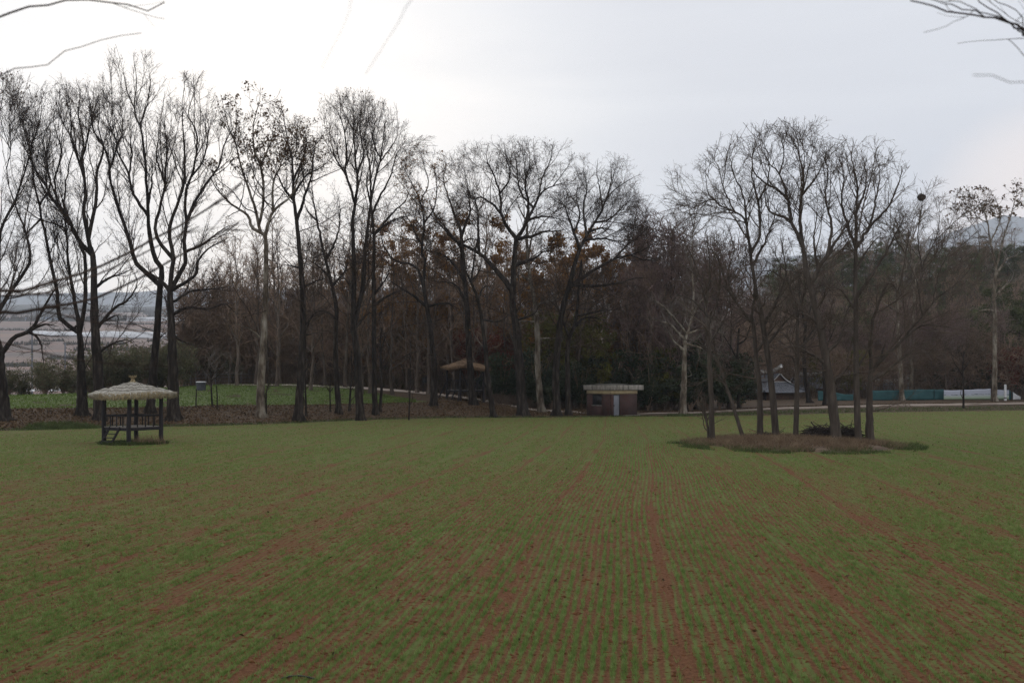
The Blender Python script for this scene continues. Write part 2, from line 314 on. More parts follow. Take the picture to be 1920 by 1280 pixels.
    bp = N.new('ShaderNodeBump'); bp.inputs['Strength'].default_value = 0.9; bp.inputs['Distance'].default_value = 0.04
    hgt = mth('ADD', fine, mth('MULTIPLY', row, 0.12)); hgt = mth('SUBTRACT', hgt, mth('MULTIPLY', furm, 0.5))
    L.new(hgt, bp.inputs['Height']); L.new(bp.outputs[0], b.inputs['Normal'])
    return m
M['field'] = field_mat()
M['wheat'] = noise_mat('wheat blades', [(0.30, (0.092, 0.148, 0.036)), (0.5, (0.170, 0.258, 0.066)), (0.68, (0.30, 0.365, 0.135))], 6.0, 6, 0.75, coord='World', translucent=0.4, spec=0.25)
def farfield_mat():
    m, nt, b = new_mat('far terraced fields'); N, L = nt.nodes, nt.links
    g = N.new('ShaderNodeNewGeometry'); mp = N.new('ShaderNodeMapping'); mp.inputs['Scale'].default_value = (0.15, 1.0, 0.0); L.new(g.outputs['Position'], mp.inputs[0])
    no = N.new('ShaderNodeTexNoise'); no.inputs['Scale'].default_value = 0.016; no.inputs['Detail'].default_value = 4; L.new(mp.outputs[0], no.inputs['Vector'])
    cr = N.new('ShaderNodeValToRGB'); L.new(no.outputs['Fac'], cr.inputs[0]); cr.color_ramp.interpolation = 'LINEAR'
    pal = [(0.30, (0.11, 0.095, 0.085)), (0.40, (0.23, 0.145, 0.115)), (0.48, (0.13, 0.110, 0.098)), (0.54, (0.25, 0.162, 0.122)), (0.60, (0.15, 0.120, 0.095)), (0.70, (0.22, 0.135, 0.112))]
    els = cr.color_ramp.elements
    while len(els) < len(pal): els.new(0.5)
    for el, (p, c) in zip(els, pal): el.position = p; el.color = c4(c)
    L.new(cr.outputs[0], b.inputs['Base Color']); b.inputs['Roughness'].default_value = 1.0
    return m
M['farfield'] = farfield_mat()
def banner_mat():
    """printed site banner: pale sky above, pale green ground strip below, small grey strokes"""
    m, nt, b = new_mat('printed banner'); N, L = nt.nodes, nt.links
    tc = N.new('ShaderNodeTexCoord'); sep = N.new('ShaderNodeSeparateXYZ'); L.new(tc.outputs['UV'], sep.inputs[0])
    no = N.new('ShaderNodeTexNoise'); no.inputs['Scale'].default_value = 4.0; mp = N.new('ShaderNodeMapping'); mp.inputs['Scale'].default_value = (1.0, 5.0, 1.0); L.new(tc.outputs['UV'], mp.inputs[0]); L.new(mp.outputs[0], no.inputs['Vector'])
    ad = N.new('ShaderNodeMath'); ad.operation = 'MULTIPLY_ADD'; L.new(no.outputs['Fac'], ad.inputs[0]); ad.inputs[1].default_value = 0.25; L.new(sep.outputs['Y'], ad.inputs[2])
    cr = N.new('ShaderNodeValToRGB'); L.new(ad.outputs[0], cr.inputs[0]); e = cr.color_ramp.elements
    e[0].position = 0.12; e[0].color = (0.22, 0.30, 0.17, 1); e[1].position = 0.62; e[1].color = (0.40, 0.42, 0.49, 1)
    x = e.new(0.40); x.color = (0.36, 0.42, 0.34, 1)
    st = N.new('ShaderNodeMath'); st.operation = 'LESS_THAN'; ab = N.new('ShaderNodeMath'); ab.operation = 'ABSOLUTE'; sb = N.new('ShaderNodeMath'); sb.operation = 'SUBTRACT'
    L.new(sep.outputs['Y'], sb.inputs[0]); sb.inputs[1].default_value = 0.5; L.new(sb.outputs[0], ab.inputs[0]); L.new(ab.outputs[0], st.inputs[0]); st.inputs[1].default_value = 0.04
    n2 = N.new('ShaderNodeTexNoise'); n2.inputs['Scale'].default_value = 3.0; L.new(mp.outputs[0], n2.inputs['Vector'])
    gt = N.new('ShaderNodeMath'); gt.operation = 'GREATER_THAN'; L.new(n2.outputs['Fac'], gt.inputs[0]); gt.inputs[1].default_value = 0.52
    ml = N.new('ShaderNodeMath'); ml.operation = 'MULTIPLY'; L.new(st.outputs[0], ml.inputs[0]); L.new(gt.outputs[0], ml.inputs[1])
    mx = N.new('ShaderNodeMix'); mx.data_type = 'RGBA'; L.new(ml.outputs[0], mx.inputs[0]); L.new(cr.outputs[0], mx.inputs[6]); mx.inputs[7].default_value = (0.07, 0.10, 0.09, 1)
    L.new(mx.outputs[2], b.inputs['Base Color']); b.inputs['Roughness'].default_value = 0.6
    return m
M['banner'] = banner_mat()

# ------------------------------------------------------------------ terrain
UU = np.array([-1200, -300, 0, 200, 300, 400, 550, 700, 850, 1000, 1150, 1300, 1450, 1650, 1920, 2300, 3200], float)
DE = np.array([50, 62, 66, 70, 72, 73, 78, 85, 89, 90, 92, 93, 96, 105, 112, 118, 125], float)      # far edge of the wheat
DB = np.array([58, 70, 74, 78, 80, 81, 86, 95, 101, 98, 95.5, 96, 101, 110, 117.5, 124, 131], float)    # top of the leafy bank / near edge of the road
ZB = np.array([1.1, 1.1, 1.19, 1.15, 1.12, 1.28, 1.18, 1.1, 1.25, 0.25, 0.03, 0.05, 0.30, 0.36, 0.42, 0.5, 0.5])
DC = np.array([85, 92, 95, 103, 108, 112, 114, 114, 111, 104, 99, 99.5, 105, 114, 122, 128, 136], float)  # crest / far edge of the road
ZC = np.array([1.6, 1.6, 1.87, 2.1, 2.55, 2.9, 2.92, 2.55, 1.75, 0.42, 0.18, 0.22, 0.52, 0.62, 0.72, 0.8, 0.8])
DH = np.array([130, 130, 135, 140, 145, 150, 160, 165, 165, 160, 160, 160, 160, 165, 165, 165, 165], float)
ZH = np.array([-3, -3, -3, -2.5, -1, 1.5, 3.0, 3.0, 2.6, 2.0, 2.0, 1.7, 1.6, 1.9, 2.3, 2.5, 2.5])
ZT = np.array([-14, -14, -14, -14, -13, -5, 5, 8, 9, 10, 12, 17, 24, 29, 29, 27, 22], float)           # ground at 255 m
Z3 = np.array([-10, -10, -10, -10, -10, -6, 4, 7, 8, 8, 9, 13, 18, 22, 22, 20, 16], float)            # ground at 330 m
def ground_z(x, y):
    x = np.asarray(x, float); y = np.asarray(y, float)
    ys = np.maximum(y, 6.0)
    u = np.clip(CX + F * x / ys, -1200, 3200)
    it = lambda a: np.interp(u, UU, a)
    de, db, zb, dc, zc, dh, zh, zt, z3 = map(it, (DE, DB, ZB, DC, ZC, DH, ZH, ZT, Z3))
    def seg(a, za, b, zb_):
        t = np.clip((ys - a) / np.maximum(b - a, 1e-3), 0, 1); t = t * t * (3 - 2 * t) * 0.6 + t * 0.4
        return za + (zb_ - za) * t
    z = np.full(np.shape(ys), -0.30) + 0.26 * np.clip((ys - de + 2.0) / 2.0, 0, 1)
    z = np.where(ys > de, seg(de, 0.02, db, zb), z)
    z = np.where(ys > db, seg(db, zb, dc, zc), z)
    z = np.where(ys > dc, seg(dc, zc, dh, zh), z)
    z = np.where(ys > dh, seg(dh, zh, 255, zt), z)
    z = np.where(ys > 255, seg(255, zt, 330, z3), z)
    yfar = lambda D, Y: H + (HY - Y) / F * D
    zz = z3
    for (a, b, za, zb_) in ((330, 520, None, yfar(520, 690)), (520, 760, yfar(520, 690), yfar(760, 640)), (760, 1300, yfar(760, 640), yfar(1300, 603)), (1300, 2600, yfar(1300, 603), yfar(2600, 588)), (2600, 9500, yfar(2600, 588), yfar(9500, 600))):
        z0 = zz if za is None else za
        z = np.where(ys > a, seg(a, z0, b, zb_), z)
    # terrace the photographer stands on
    z = np.where(y < 8.5, -0.30 + 1.90 * np.clip((8.5 - y) / 4.0, 0, 1), z)
    return z
def gz(x, y): return float(ground_z(np.array([x]), np.array([y]))[0])
def px(X, Y, D): return np.array([(X - CX) / F * D, D, H + (HY - Y) / F * D])
def gx(X, D): return (X - CX) / F * D
def sheet(name, us, ds, zoff, mat, kind='structure', noise=0.0, rng=None):
    """grid sheet; ds is (n,len(us)) depths"""
    ds = np.asarray(ds, float); X = (np.asarray(us)[None, :] - CX) / F * ds; Z = ground_z(X, ds) + zoff
    if noise: Z = Z + (rng or np.random.default_rng(5)).normal(0, noise, Z.shape)
    n, k = ds.shape; V = np.stack([X, ds, Z], -1).reshape(-1, 3)
    i, j = np.meshgrid(np.arange(n - 1), np.arange(k - 1), indexing='ij'); a = i * k + j
    Q = np.stack([a, a + 1, a + k + 1, a + k], -1).reshape(-1, 4)
    o = np_mesh(name, V, Q, mat, smooth=True); tag(o, kind=kind); return o
us = np.concatenate([np.linspace(-3200, -1200, 8), np.linspace(-1100, 3100, 170), np.linspace(3200, 5200, 8)])
dl = np.concatenate([np.linspace(4, 60, 15), np.arange(62, 140, 1.5), np.linspace(141, 345, 50)])
o = sheet('ground', us, np.repeat(dl[:, None], len(us), 1), 0.0, M['soil'], noise=0.03)
dl2 = np.concatenate([np.linspace(345, 1300, 60), np.linspace(1350, 3300, 15)])
us2 = np.linspace(-700, 2700, 120)
sheet('far_fields', us2, np.repeat(dl2[:, None], len(us2), 1), 0.0, M['farfield'])
# terrace round the camera
xs = np.linspace(-60, 60, 40); ys = np.linspace(-60, 4, 24); XX, YY = np.meshgrid(xs, ys)
V = np.stack([XX, YY, ground_z(XX, YY)], -1).reshape(-1, 3); i, j = np.meshgrid(np.arange(23), np.arange(39), indexing='ij'); a = i * 40 + j
tag(np_mesh('terrace', V, np.stack([a, a + 1, a + 41, a + 40], -1).reshape(-1, 4), M['soil'], smooth=True), kind='structure')
# wheat field
uf = np.linspace(-1150, 3150, 130); de = np.interp(uf, UU, DE)
rag = np.random.default_rng(3).normal(0, 0.25, len(uf))
t = np.linspace(0, 1, 60)[:, None] ** 1.6
ds = 7.8 + (de + rag - 7.8)[None, :] * t
X = (uf[None, :] - CX) / F * ds; V = np.stack([X, ds, np.zeros_like(X)], -1).reshape(-1, 3); n, k = ds.shape
i, j = np.meshgrid(np.arange(n - 1), np.arange(k - 1), indexing='ij'); a = i * k + j
tag(np_mesh('wheat_field', V, np.stack([a, a + 1, a + k + 1, a + k], -1).reshape(-1, 4), M['field'], smooth=True), kind='structure')
# meadow on the rise
um = np.linspace(-500, 800, 80); d0 = np.interp(um, UU, DB) + 0.4; d1 = np.interp(um, UU, DC) - 0.5 - 4.0 * np.clip((um - 400) / 60, 0, 1)
d1 = np.where(um > 640, d0 + (d1 - d0) * np.clip((820 - um) / 180, 0.15, 1), d1)
rg = np.random.default_rng(4); d0 = d0 + rg.normal(0, 0.3, len(um))
t = np.linspace(0, 1, 22)[:, None]
sheet('meadow', um, d0[None] + (d1 - d0)[None] * t, 0.03, M['meadow'])
# paths
M['road'] = noise_mat('dull earth road', [(0.28, (0.16, 0.12, 0.09)), (0.5, (0.25, 0.20, 0.16)), (0.75, (0.34, 0.28, 0.23))], 0.8, 8, 0.95, 0.4, 6, coord='World', bdist=0.04)
def path(name, cen, w, zoff=0.05):
    cen = np.array(cen, float); u = np.linspace(cen[0, 0], cen[-1, 0], 90); d = np.interp(u, cen[:, 0], cen[:, 1]); ww = np.interp(u, cen[:, 0], np.broadcast_to(w, len(cen)))
    rg = np.random.default_rng(len(cen)); e0 = rg.normal(0, 0.12, 90); e1 = rg.normal(0, 0.15, 90)
    t = np.linspace(-0.5, 0.5, 6)[:, None]
    return sheet(name, u, d[None] + ww[None] * t + np.where(t < 0, e0, e1), zoff, M[name])
path('path', [(415, 112.0), (450, 111.0), (550, 111.6), (700, 111.6), (800, 110.2), (870, 108.0), (930, 106), (1000, 102), (1040, 100), (1090, 98)], [1.6, 2.4, 3.2, 3.4, 3.6, 3.6, 3.6, 3.0, 2.4, 2.2])
path('road', [(1060, 97.5), (1200, 97), (1300, 97.8), (1450, 103), (1650, 112.2), (1920, 120), (2400, 127.5), (3200, 133.5)], [1.3, 1.4, 1.7, 2.1, 2.3, 2.6, 2.6, 2.6])

# far hills and mountain
def ridge(name, pts, D, thick, mat):
    """mountain body: ridge crest through (pixel, height) profile, real distance, falling both ways"""
    rg = np.random.default_rng(int(D)); pts = np.array(pts, float)
    u = np.linspace(pts[0, 0], pts[-1, 0], 240); y = np.interp(u, pts[:, 0], pts[:, 1])
    for s, a in ((17, 3.0), (6, 1.6), (2.5, 0.8)):
        kk = np.interp(np.arange(240), np.arange(0, 240 + s, s), rg.normal(0, a, len(np.arange(0, 240 + s, s)))); y = y + kk
    x = (u - CX) / F * D; zt = H + (HY - y) / F * D
    rows = []
    for f, g in ((-1, 0.0), (-0.75, 0.22), (-0.5, 0.45), (-0.25, 0.74), (-0.08, 0.95), (0, 1.0), (0.3, 0.7), (1, 0.0)):
        jit = np.interp(np.arange(240), np.arange(0, 260, 8), rg.normal(0, 0.05, len(np.arange(0, 260, 8)))) * (1 if -1 < f < 0 else 0)
        rows.append(np.stack([x, np.full(240, D + f * thick) + jit * thick, -20 + (zt + 20) * np.clip(g + jit, 0, 1.0)], -1))
    V = np.array(rows).reshape(-1, 3); n, k = len(rows), 240
    i, j = np.meshgrid(np.arange(n - 1), np.arange(k - 1), indexing='ij'); a = i * k + j
    o = np_mesh(name, V, np.stack([a, a + 1, a + k + 1, a + k], -1).reshape(-1, 4), mat, smooth=True); tag(o, kind='structure'); return o
ridge('hills', [(-900, 570), (-300, 568), (0, 572), (150, 574), (330, 576), (600, 578), (900, 560), (1300, 545), (1800, 540), (2600, 550), (2900, 560)], 3000, 500, M['hill'])
ridge('mountain', [(-900, 560), (0, 556), (250, 548), (420, 540), (640, 542), (900, 535), (1100, 512), (1250, 485), (1400, 485), (1600, 470), (1680, 462), (1760, 440), (1830, 420), (1880, 404), (1930, 412), (2050, 440), (2300, 470), (2900, 540)], 5200, 600, M['hill'])
# ------------------------------------------------------------------ trees: growth
def resample(P, K):
    P = np.asarray(P, float)
    # Catmull-Rom through the traced points, then even spacing
    if len(P) > 2:
        E = np.vstack([2 * P[0] - P[1], P, 2 * P[-1] - P[-2]]); out = []
        for i in range(1, len(E) - 2):
            t = np.linspace(0, 1, 8, endpoint=False)[:, None]; a, b, c, d = E[i - 1], E[i], E[i + 1], E[i + 2]
            out.append(0.5 * ((2 * b) + (-a + c) * t + (2 * a - 5 * b + 4 * c - d) * t ** 2 + (-a + 3 * b - 3 * c + d) * t ** 3))
        P = np.vstack(out + [P[-1:]])
    s = np.r_[0, np.cumsum(np.linalg.norm(np.diff(P, axis=0), axis=1))]
    q = np.linspace(0, s[-1], K)
    return np.stack([np.interp(q, s, P[:, i]) for i in range(P.shape[1])], 1)
def spawn(P, Rd, rng, per_m, t0, L, ang, up, wander, K, rmax, rmin, ratio=0.55, droop=0.0, taper_len=0.55):
    """children of the branches P (N,K,3) with radii Rd"""
    N, KP, _ = P.shape
    seg = np.linalg.norm(np.diff(P, axis=1), axis=2); length = seg.sum(1)
    cnt = rng.poisson(np.maximum(length * per_m * (1 - t0), 0.0)).astype(int)
    cnt = np.minimum(cnt, 80)
    idx = np.repeat(np.arange(N), cnt); M_ = len(idx)
    if M_ == 0: return np.zeros((0, K, 3)), np.zeros((0, K))
    t = t0 + (1 - t0) * rng.random(M_) ** 0.85
    f = np.minimum(t * (KP - 1), KP - 1.001); k = f.astype(int); w = (f - k)[:, None]
    p0 = P[idx, k] * (1 - w) + P[idx, k + 1] * w; r0 = Rd[idx, k] * (1 - w[:, 0]) + Rd[idx, k + 1] * w[:, 0]
    T = P[idx, k + 1] - P[idx, k]; T /= np.linalg.norm(T, axis=1, keepdims=True) + 1e-9
    rv = rng.normal(size=(M_, 3)); rv -= (rv * T).sum(1, keepdims=True) * T; rv /= np.linalg.norm(rv, axis=1, keepdims=True) + 1e-9
    a = np.radians(rng.uniform(ang[0], ang[1], M_))[:, None]
    d = np.cos(a) * T + np.sin(a) * rv; d[:, 2] += up * 0.5; d /= np.linalg.norm(d, axis=1, keepdims=True)
    Lc = rng.uniform(L[0], L[1], M_) * (1 - taper_len * (t - t0) / max(1 - t0, 1e-3)) * rng.uniform(0.7, 1.15, M_)
    step = (Lc / (K - 1))[:, None]
    out = np.zeros((M_, K, 3)); out[:, 0] = p0; p = p0
    for i in range(1, K):
        d = d + rng.normal(size=(M_, 3)) * wander; d[:, 2] += up * 0.25 - droop; d /= np.linalg.norm(d, axis=1, keepdims=True)
        p = p + d * step; out[:, i] = p
    rs = np.clip(np.minimum(r0 * ratio, rmax * (0.6 + 0.4 * Lc / L[1])), rmin, None)
    rad = rs[:, None] * np.linspace(1, 0.35, K)[None, :]
    return out, np.maximum(rad, rmin * 0.6)
def leaf_quads(C, rng, size, flat=0.0):
    n = len(C); a = rng.normal(size=(n, 3)); a[:, 2] *= (1 - flat); a /= np.linalg.norm(a, axis=1, keepdims=True) + 1e-9
    b = np.cross(a, rng.normal(size=(n, 3))); b /= np.linalg.norm(b, axis=1, keepdims=True) + 1e-9
    s = size * rng.uniform(0.6, 1.3, n)[:, None]
    V = np.stack([C - a * s * 0.6, C + b * s * 0.34, C + a * s * 0.6, C - b * s * 0.34], 1).reshape(-1, 3)
    return V, np.arange(n * 4).reshape(-1, 4)
STY = dict(
    upright=dict(l1=(1.3, 0.12, (1.4, 3.8), (16, 46), 0.20, 0.11), l2=(2.5, 0.2, (0.6, 1.6), (22, 55), 0.12, 0.14), l3=(3.2, 0.15, (0.25, 0.8), (22, 60), 0.08, 0.15)),
    oak=dict(l1=(1.35, 0.15, (1.5, 4.0), (28, 64), 0.09, 0.11), l2=(3.0, 0.2, (0.6, 1.6), (28, 64), 0.06, 0.12), l3=(3.8, 0.15, (0.25, 0.8), (28, 64), 0.04, 0.13)),
    plane=dict(l1=(0.9, 0.2, (1.2, 3.0), (25, 60), 0.20, 0.30), l2=(2.2, 0.2, (0.5, 1.5), (25, 60), 0.16, 0.3), l3=(3.2, 0.2, (0.25, 0.7), (25, 65), 0.10, 0.28)),
    island=dict(l1=(1.3, 0.12, (1.1, 2.9), (24, 56), 0.10, 0.09), l2=(2.8, 0.2, (0.5, 1.4), (24, 58), 0.06, 0.10), l3=(3.6, 0.15, (0.22, 0.7), (24, 60), 0.03, 0.11)),
    thin=dict(l1=(1.6, 0.35, (0.6, 1.6), (25, 55), 0.3, 0.2), l2=(2.8, 0.2, (0.35, 0.9), (25, 60), 0.2, 0.25), l3=(3.0, 0.2, (0.2, 0.5), (25, 60), 0.1, 0.25)))
def grow_twigs(P, Rd, rng, sty, dens=1.0, tmin=0.0075, scale=1.0, keep=None):
    """three levels of branches and twigs on the limbs"""
    s = STY[sty]; res = []
    (n1, t1, L1, a1, u1, w1), (n2, t2, L2, a2, u2, w2), (n3, t3, L3, a3, u3, w3) = s['l1'], s['l2'], s['l3']
    sc = lambda L: (L[0] * scale, L[1] * scale)
    B1, r1 = spawn(P, Rd, rng, n1 * dens / scale, t1, sc(L1), a1, u1, w1, 7, 0.030, 0.013, 0.5)
    if keep: k_ = keep(B1); B1, r1 = B1[k_], r1[k_]
    B2a, r2a = spawn(B1, r1, rng, n2 * dens / scale, t2, sc(L2), a2, u2, w2, 5, 0.013, 0.0095, 0.65)
    B2b, r2b = spawn(P, Rd, rng, 1.2 * dens / scale, 0.3, sc(L2), a2, u2, w2, 5, 0.013, 0.0095, 0.6)
    B2 = np.concatenate([B2a, B2b]); r2 = np.concatenate([r2a, r2b])
    if keep: k_ = keep(B2); B2, r2 = B2[k_], r2[k_]
    B3a, r3a = spawn(B2, r2, rng, n3 * dens / scale, t3, sc(L3), a3, u3, w3, 4, 0.009, tmin, 0.7)
    B3b, r3b = spawn(B1, r1, rng, 2.0 * dens / scale, 0.3, sc(L3), a3, u3, w3, 4, 0.009, tmin, 0.7)
    B3 = np.concatenate([B3a, B3b]); r3 = np.concatenate([r3a, r3b])
    return (B1, r1, 4), (B2, r2, 3), (B3, r3, 3)
def twig_mesh(name, levels, mat, parent):
    Vs, Qs, off = [], [], 0
    for B, r, sd in levels:
        if len(B) == 0: continue
        V, Q = tubes(B, r, sd); Vs.append(V); Qs.append(Q + off); off += len(V)
    return np_mesh(name, np.vstack(Vs), np.vstack(Qs), mat, parent, smooth=True)
REG = {1: (0, 80, 3.2), 2: (0, 480, 3.2), 3: (400, 100, 3.2), 4: (400, 460, 3.2), 5: (800, 220, 3.2), 6: (800, 480, 3.2), 7: (1200, 200, 8 / 3), 8: (1200, 480, 8 / 3), 0: (0, 0, 1.0), 9: (0, 460, 16 / 3)}
def P2(path):
    """[region, (x,y), (x,y), region, ...] -> photo pixels"""
    out = []; r = None
    for q in path:
        if isinstance(q, int): r = REG[q]
        else: out.append((r[0] + q[0] / r[2], r[1] + q[1] / r[2]))
    return np.array(out)
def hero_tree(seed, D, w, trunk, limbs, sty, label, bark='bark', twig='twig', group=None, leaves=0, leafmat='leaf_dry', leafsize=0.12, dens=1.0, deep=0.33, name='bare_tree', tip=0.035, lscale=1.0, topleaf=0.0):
    rng = np.random.default_rng(seed)
    tp = P2(trunk); K = 22
    x0 = gx(tp[0, 0], D); z0 = gz(x0, D) - 0.12
    root = empty(name, (x0, D, z0 + 0.12)); tag(root, label, 'tree', group)
    pw = D / F                                        # metres per pixel at the tree
    lean = rng.uniform(-0.02, 0.02)
    yb = tp[0, 1]; squash = lambda q: np.stack([q[:, 0], yb - (yb - q[:, 1]) * 0.972], 1)   # crowns end a little below the traced tips
    def to3(pts, y0, slope, bow):
        s = np.r_[0, np.cumsum(np.linalg.norm(np.diff(pts, axis=0), axis=1))] * pw
        tt = s / max(s[-1], 1e-6); dy = slope * s + bow * s[-1] * np.sin(tt * math.pi) * 0.5
        y = y0 + dy
        return np.stack([(pts[:, 0] - CX) / F * y, y, H + (HY - pts[:, 1]) / F * y], 1)
    tp = squash(tp); T3 = to3(tp, D, lean, 0.0); T3[0, 2] = z0; T3[0, 0] = x0; T3[0, 1] = D
    C = resample(T3, K); hgt = C[:, 2] - z0
    r0 = w * pw / 2
    tl = np.linspace(0, 1, K)
    wt = max(r0 * 0.30, tip) if len(limbs) < 2 else max(r0 * 0.42, tip)
    rad = r0 * (1 - tl) + wt * tl; rad = rad * (1 + 0.55 * np.exp(-hgt / 0.28))
    tip_open = (sty in ('thin',)) or not limbs
    Pl, Rl = [], []
    Vs, Qs, off = [], [], 0
    wob = rng.normal(0, 0.012, (K, 3)) * (r0 / 0.3); wob[0] = 0
    V, Q = tubes((C + wob)[None], rad[None], 12)
    # bark ridges and root flare
    ang = np.tile(np.arange(12), K); V = V + (V - np.repeat(C + wob, 12, 0)) * (rng.normal(0, 0.05, len(V)) + 0.25 * np.sin(ang * 2 * math.pi / 12 * 5 + seed) * np.exp(-np.repeat(hgt, 12) / 0.25))[:, None]
    Vs.append(V); Qs.append(Q); off += len(V)
    for li, lb in enumerate(limbs):
        lw, pts = lb[0], squash(P2(lb[1:]))
        # where on the trunk / earlier limb it starts: nearest point in the picture plane
        best = None
        for (CC, RR) in [(C, rad)] + list(zip(Pl, Rl)):
            q = np.stack([CX + F * CC[:, 0] / CC[:, 1], HY - F * (CC[:, 2] - H) / CC[:, 1]], 1)
            d = np.linalg.norm(q - pts[0], axis=1); k = int(d.argmin())
            if best is None or d[k] < best[0]: best = (d[k], CC[k], RR[k])
        y0 = best[1][1]; slope = rng.uniform(0.4, 1.0) * deep * (1 if (li + seed) % 2 else -1) * rng.choice([1, 1, 1, -0.6])
        L3 = to3(pts, y0, slope, rng.uniform(-0.15, 0.15))
        L3[0] = best[1]
        CC = resample(L3, 20); ln = np.linalg.norm(np.diff(CC, axis=0), axis=1).sum()
        jit = rng.normal(0, 0.02, (20, 3)) * min(ln / 4, 1.2); jit[0] = 0; CC = CC + jit
        rs = min(lw * pw / 2, best[2] * 0.97); RR = np.maximum(rs * (1 - np.linspace(0, 1, 20)) ** 0.95 * 0.92 + 0.010, 0.010)
        Pl.append(CC); Rl.append(RR)
        V, Q = tubes(CC[None], RR[None], 8); Vs.append(V); Qs.append(Q + off); off += len(V)
    base = Vector((x0, D, z0 + 0.12))
    tr = np_mesh('trunk', np.vstack(Vs) - np.array(base), np.vstack(Qs), M[bark], root, smooth=True)
    # auto limbs so the crown is as deep as it is wide
    if Pl:
        A = np.array(Pl); B = np.array(Rl)
    else:
        A = np.zeros((0, 20, 3)); B = np.zeros((0, 20))
    Ct = resample(C, 20)[None]; Rt = np.interp(np.linspace(0, 1, 20), tl, rad)[None]
    if tip_open: A = np.concatenate([A, Ct]); B = np.concatenate([B, Rt])
    n1, t1, L1, a1, u1, w1 = STY[sty]['l1']
    X, rX = spawn(A, B, rng, 0.85 * dens, 0.06, (L1[1] * 0.9 * lscale, L1[1] * 1.9 * lscale), (a1[0], a1[1] * 0.9), u1 * 0.8, w1 * 0.6, 20, 0.055, 0.018, 0.55)
    Y, rY = spawn(Ct, Rt, rng, 0.7 * dens, 0.36, (L1[1] * 0.6 * lscale, L1[1] * 1.5 * lscale), (45, 85), u1 * 0.3, w1, 20, 0.05, 0.016, 0.5, taper_len=0.2)
    AA = np.concatenate([A, X, Y]); BB = np.concatenate([B, rX, rY])
    # the crown keeps to the outline its limbs reach
    Q_ = np.concatenate(Pl + [C[-8:]] + ([Y[:, 4:].reshape(-1, 3)] if len(Y) else [])) if Pl else C
    reach = (2.9 if sty != 'upright' else 2.2) * lscale
    zcap = max([p[:, 2].max() for p in Pl] + [C[:, 2].max()]) + 0.15
    def inside(B):
        if len(B) == 0: return np.zeros(0, bool)
        out = []
        for s in range(0, len(B), 2000):
            dv = B[s:s + 2000, None, -1] - Q_[None]; dv[..., 2] = np.where(dv[..., 2] > 0, dv[..., 2] * 5.0, dv[..., 2]); out.append(np.linalg.norm(dv, axis=2).min(1))
        return (np.concatenate(out) < reach) 
    if len(Pl):
        k_ = inside(X); k_[:0] = True; X, rX = X[k_], rX[k_]; AA = np.concatenate([A, X, Y]); BB = np.concatenate([B, rX, rY])
    lev = grow_twigs(AA, BB, rng, sty, dens * 1.4, scale=lscale, keep=inside if len(Pl) else None)
    if len(Pl):
        lv = []
        for b_, r_, s_ in lev:
            m_ = inside(b_); lv.append((b_[m_], r_[m_], s_))
        lev = tuple(lv)
    lev = ((np.concatenate([X, Y]), np.concatenate([rX, rY]), 5),) + lev
    lev = tuple((b - np.array(base), r, s) for b, r, s in lev)
    twig_mesh('crown', lev, M[twig], root)
    if leaves:
        tips = np.concatenate([lev[-1][0][:, -1], lev[-2][0][:, -1], lev[-1][0][:, 1]])
        if topleaf:
            zq = np.quantile(tips[:, 2], topleaf); pr = np.where(tips[:, 2] > zq, 1.0, 0.06)
        else: pr = np.ones(len(tips))
        # leaves hang on in clusters
        cl = tips[rng.choice(len(tips), 260, p=pr / pr.sum())]; dd = np.min(np.linalg.norm(tips[:, None] - cl[None], axis=2), 1)
        pr = pr * np.exp(-dd / 0.45) + 1e-5
        c = tips[rng.choice(len(tips), leaves, p=pr / pr.sum())] + rng.normal(0, 0.09, (leaves, 3))
        V, Q = leaf_quads(c, rng, leafsize); np_mesh('leaves', V, Q, M[leafmat], root)
    return root

# ------------------------------------------------------------------ trees: the traced ones
G1 = 'bare trees along the leafy bank'; G2 = 'bare trees on the island in the wheat'
T = hero_tree
T(11, 70, 26, [2, (22, 975), (15, 800), (5, 640), (10, 570)], [
   (17, 2, (12, 570), (80, 480), (180, 430), (235, 340), (290, 240), (330, 180), (400, 60)),
   (9, 2, (180, 430), (260, 395), (352, 405)),
   (14, 2, (5, 570), (-30, 420), (0, 300), (100, 140), (180, 10), 1, (165, 1150), (120, 1010), (60, 850), (20, 700)),
   (11, 2, (-20, 430), 1, (0, 1120), (40, 1010), (100, 880), (150, 720), (185, 610), (150, 480), (130, 380)),
   (9, 1, (0, 830), (45, 700), (65, 600), (55, 460), (90, 380), (60, 240), (40, 140)),
   (7, 1, (60, 560), (120, 430), (200, 300), (230, 210)),
   (6, 1, (-30, 600), (0, 400), (20, 250), (10, 130)), (6, 2, (180, 430), (240, 500), (262, 640))], 'upright',
   'dark bare tree with a low limb bending right at the left edge', leaves=450, topleaf=0.8, leafsize=0.13, group=G1)
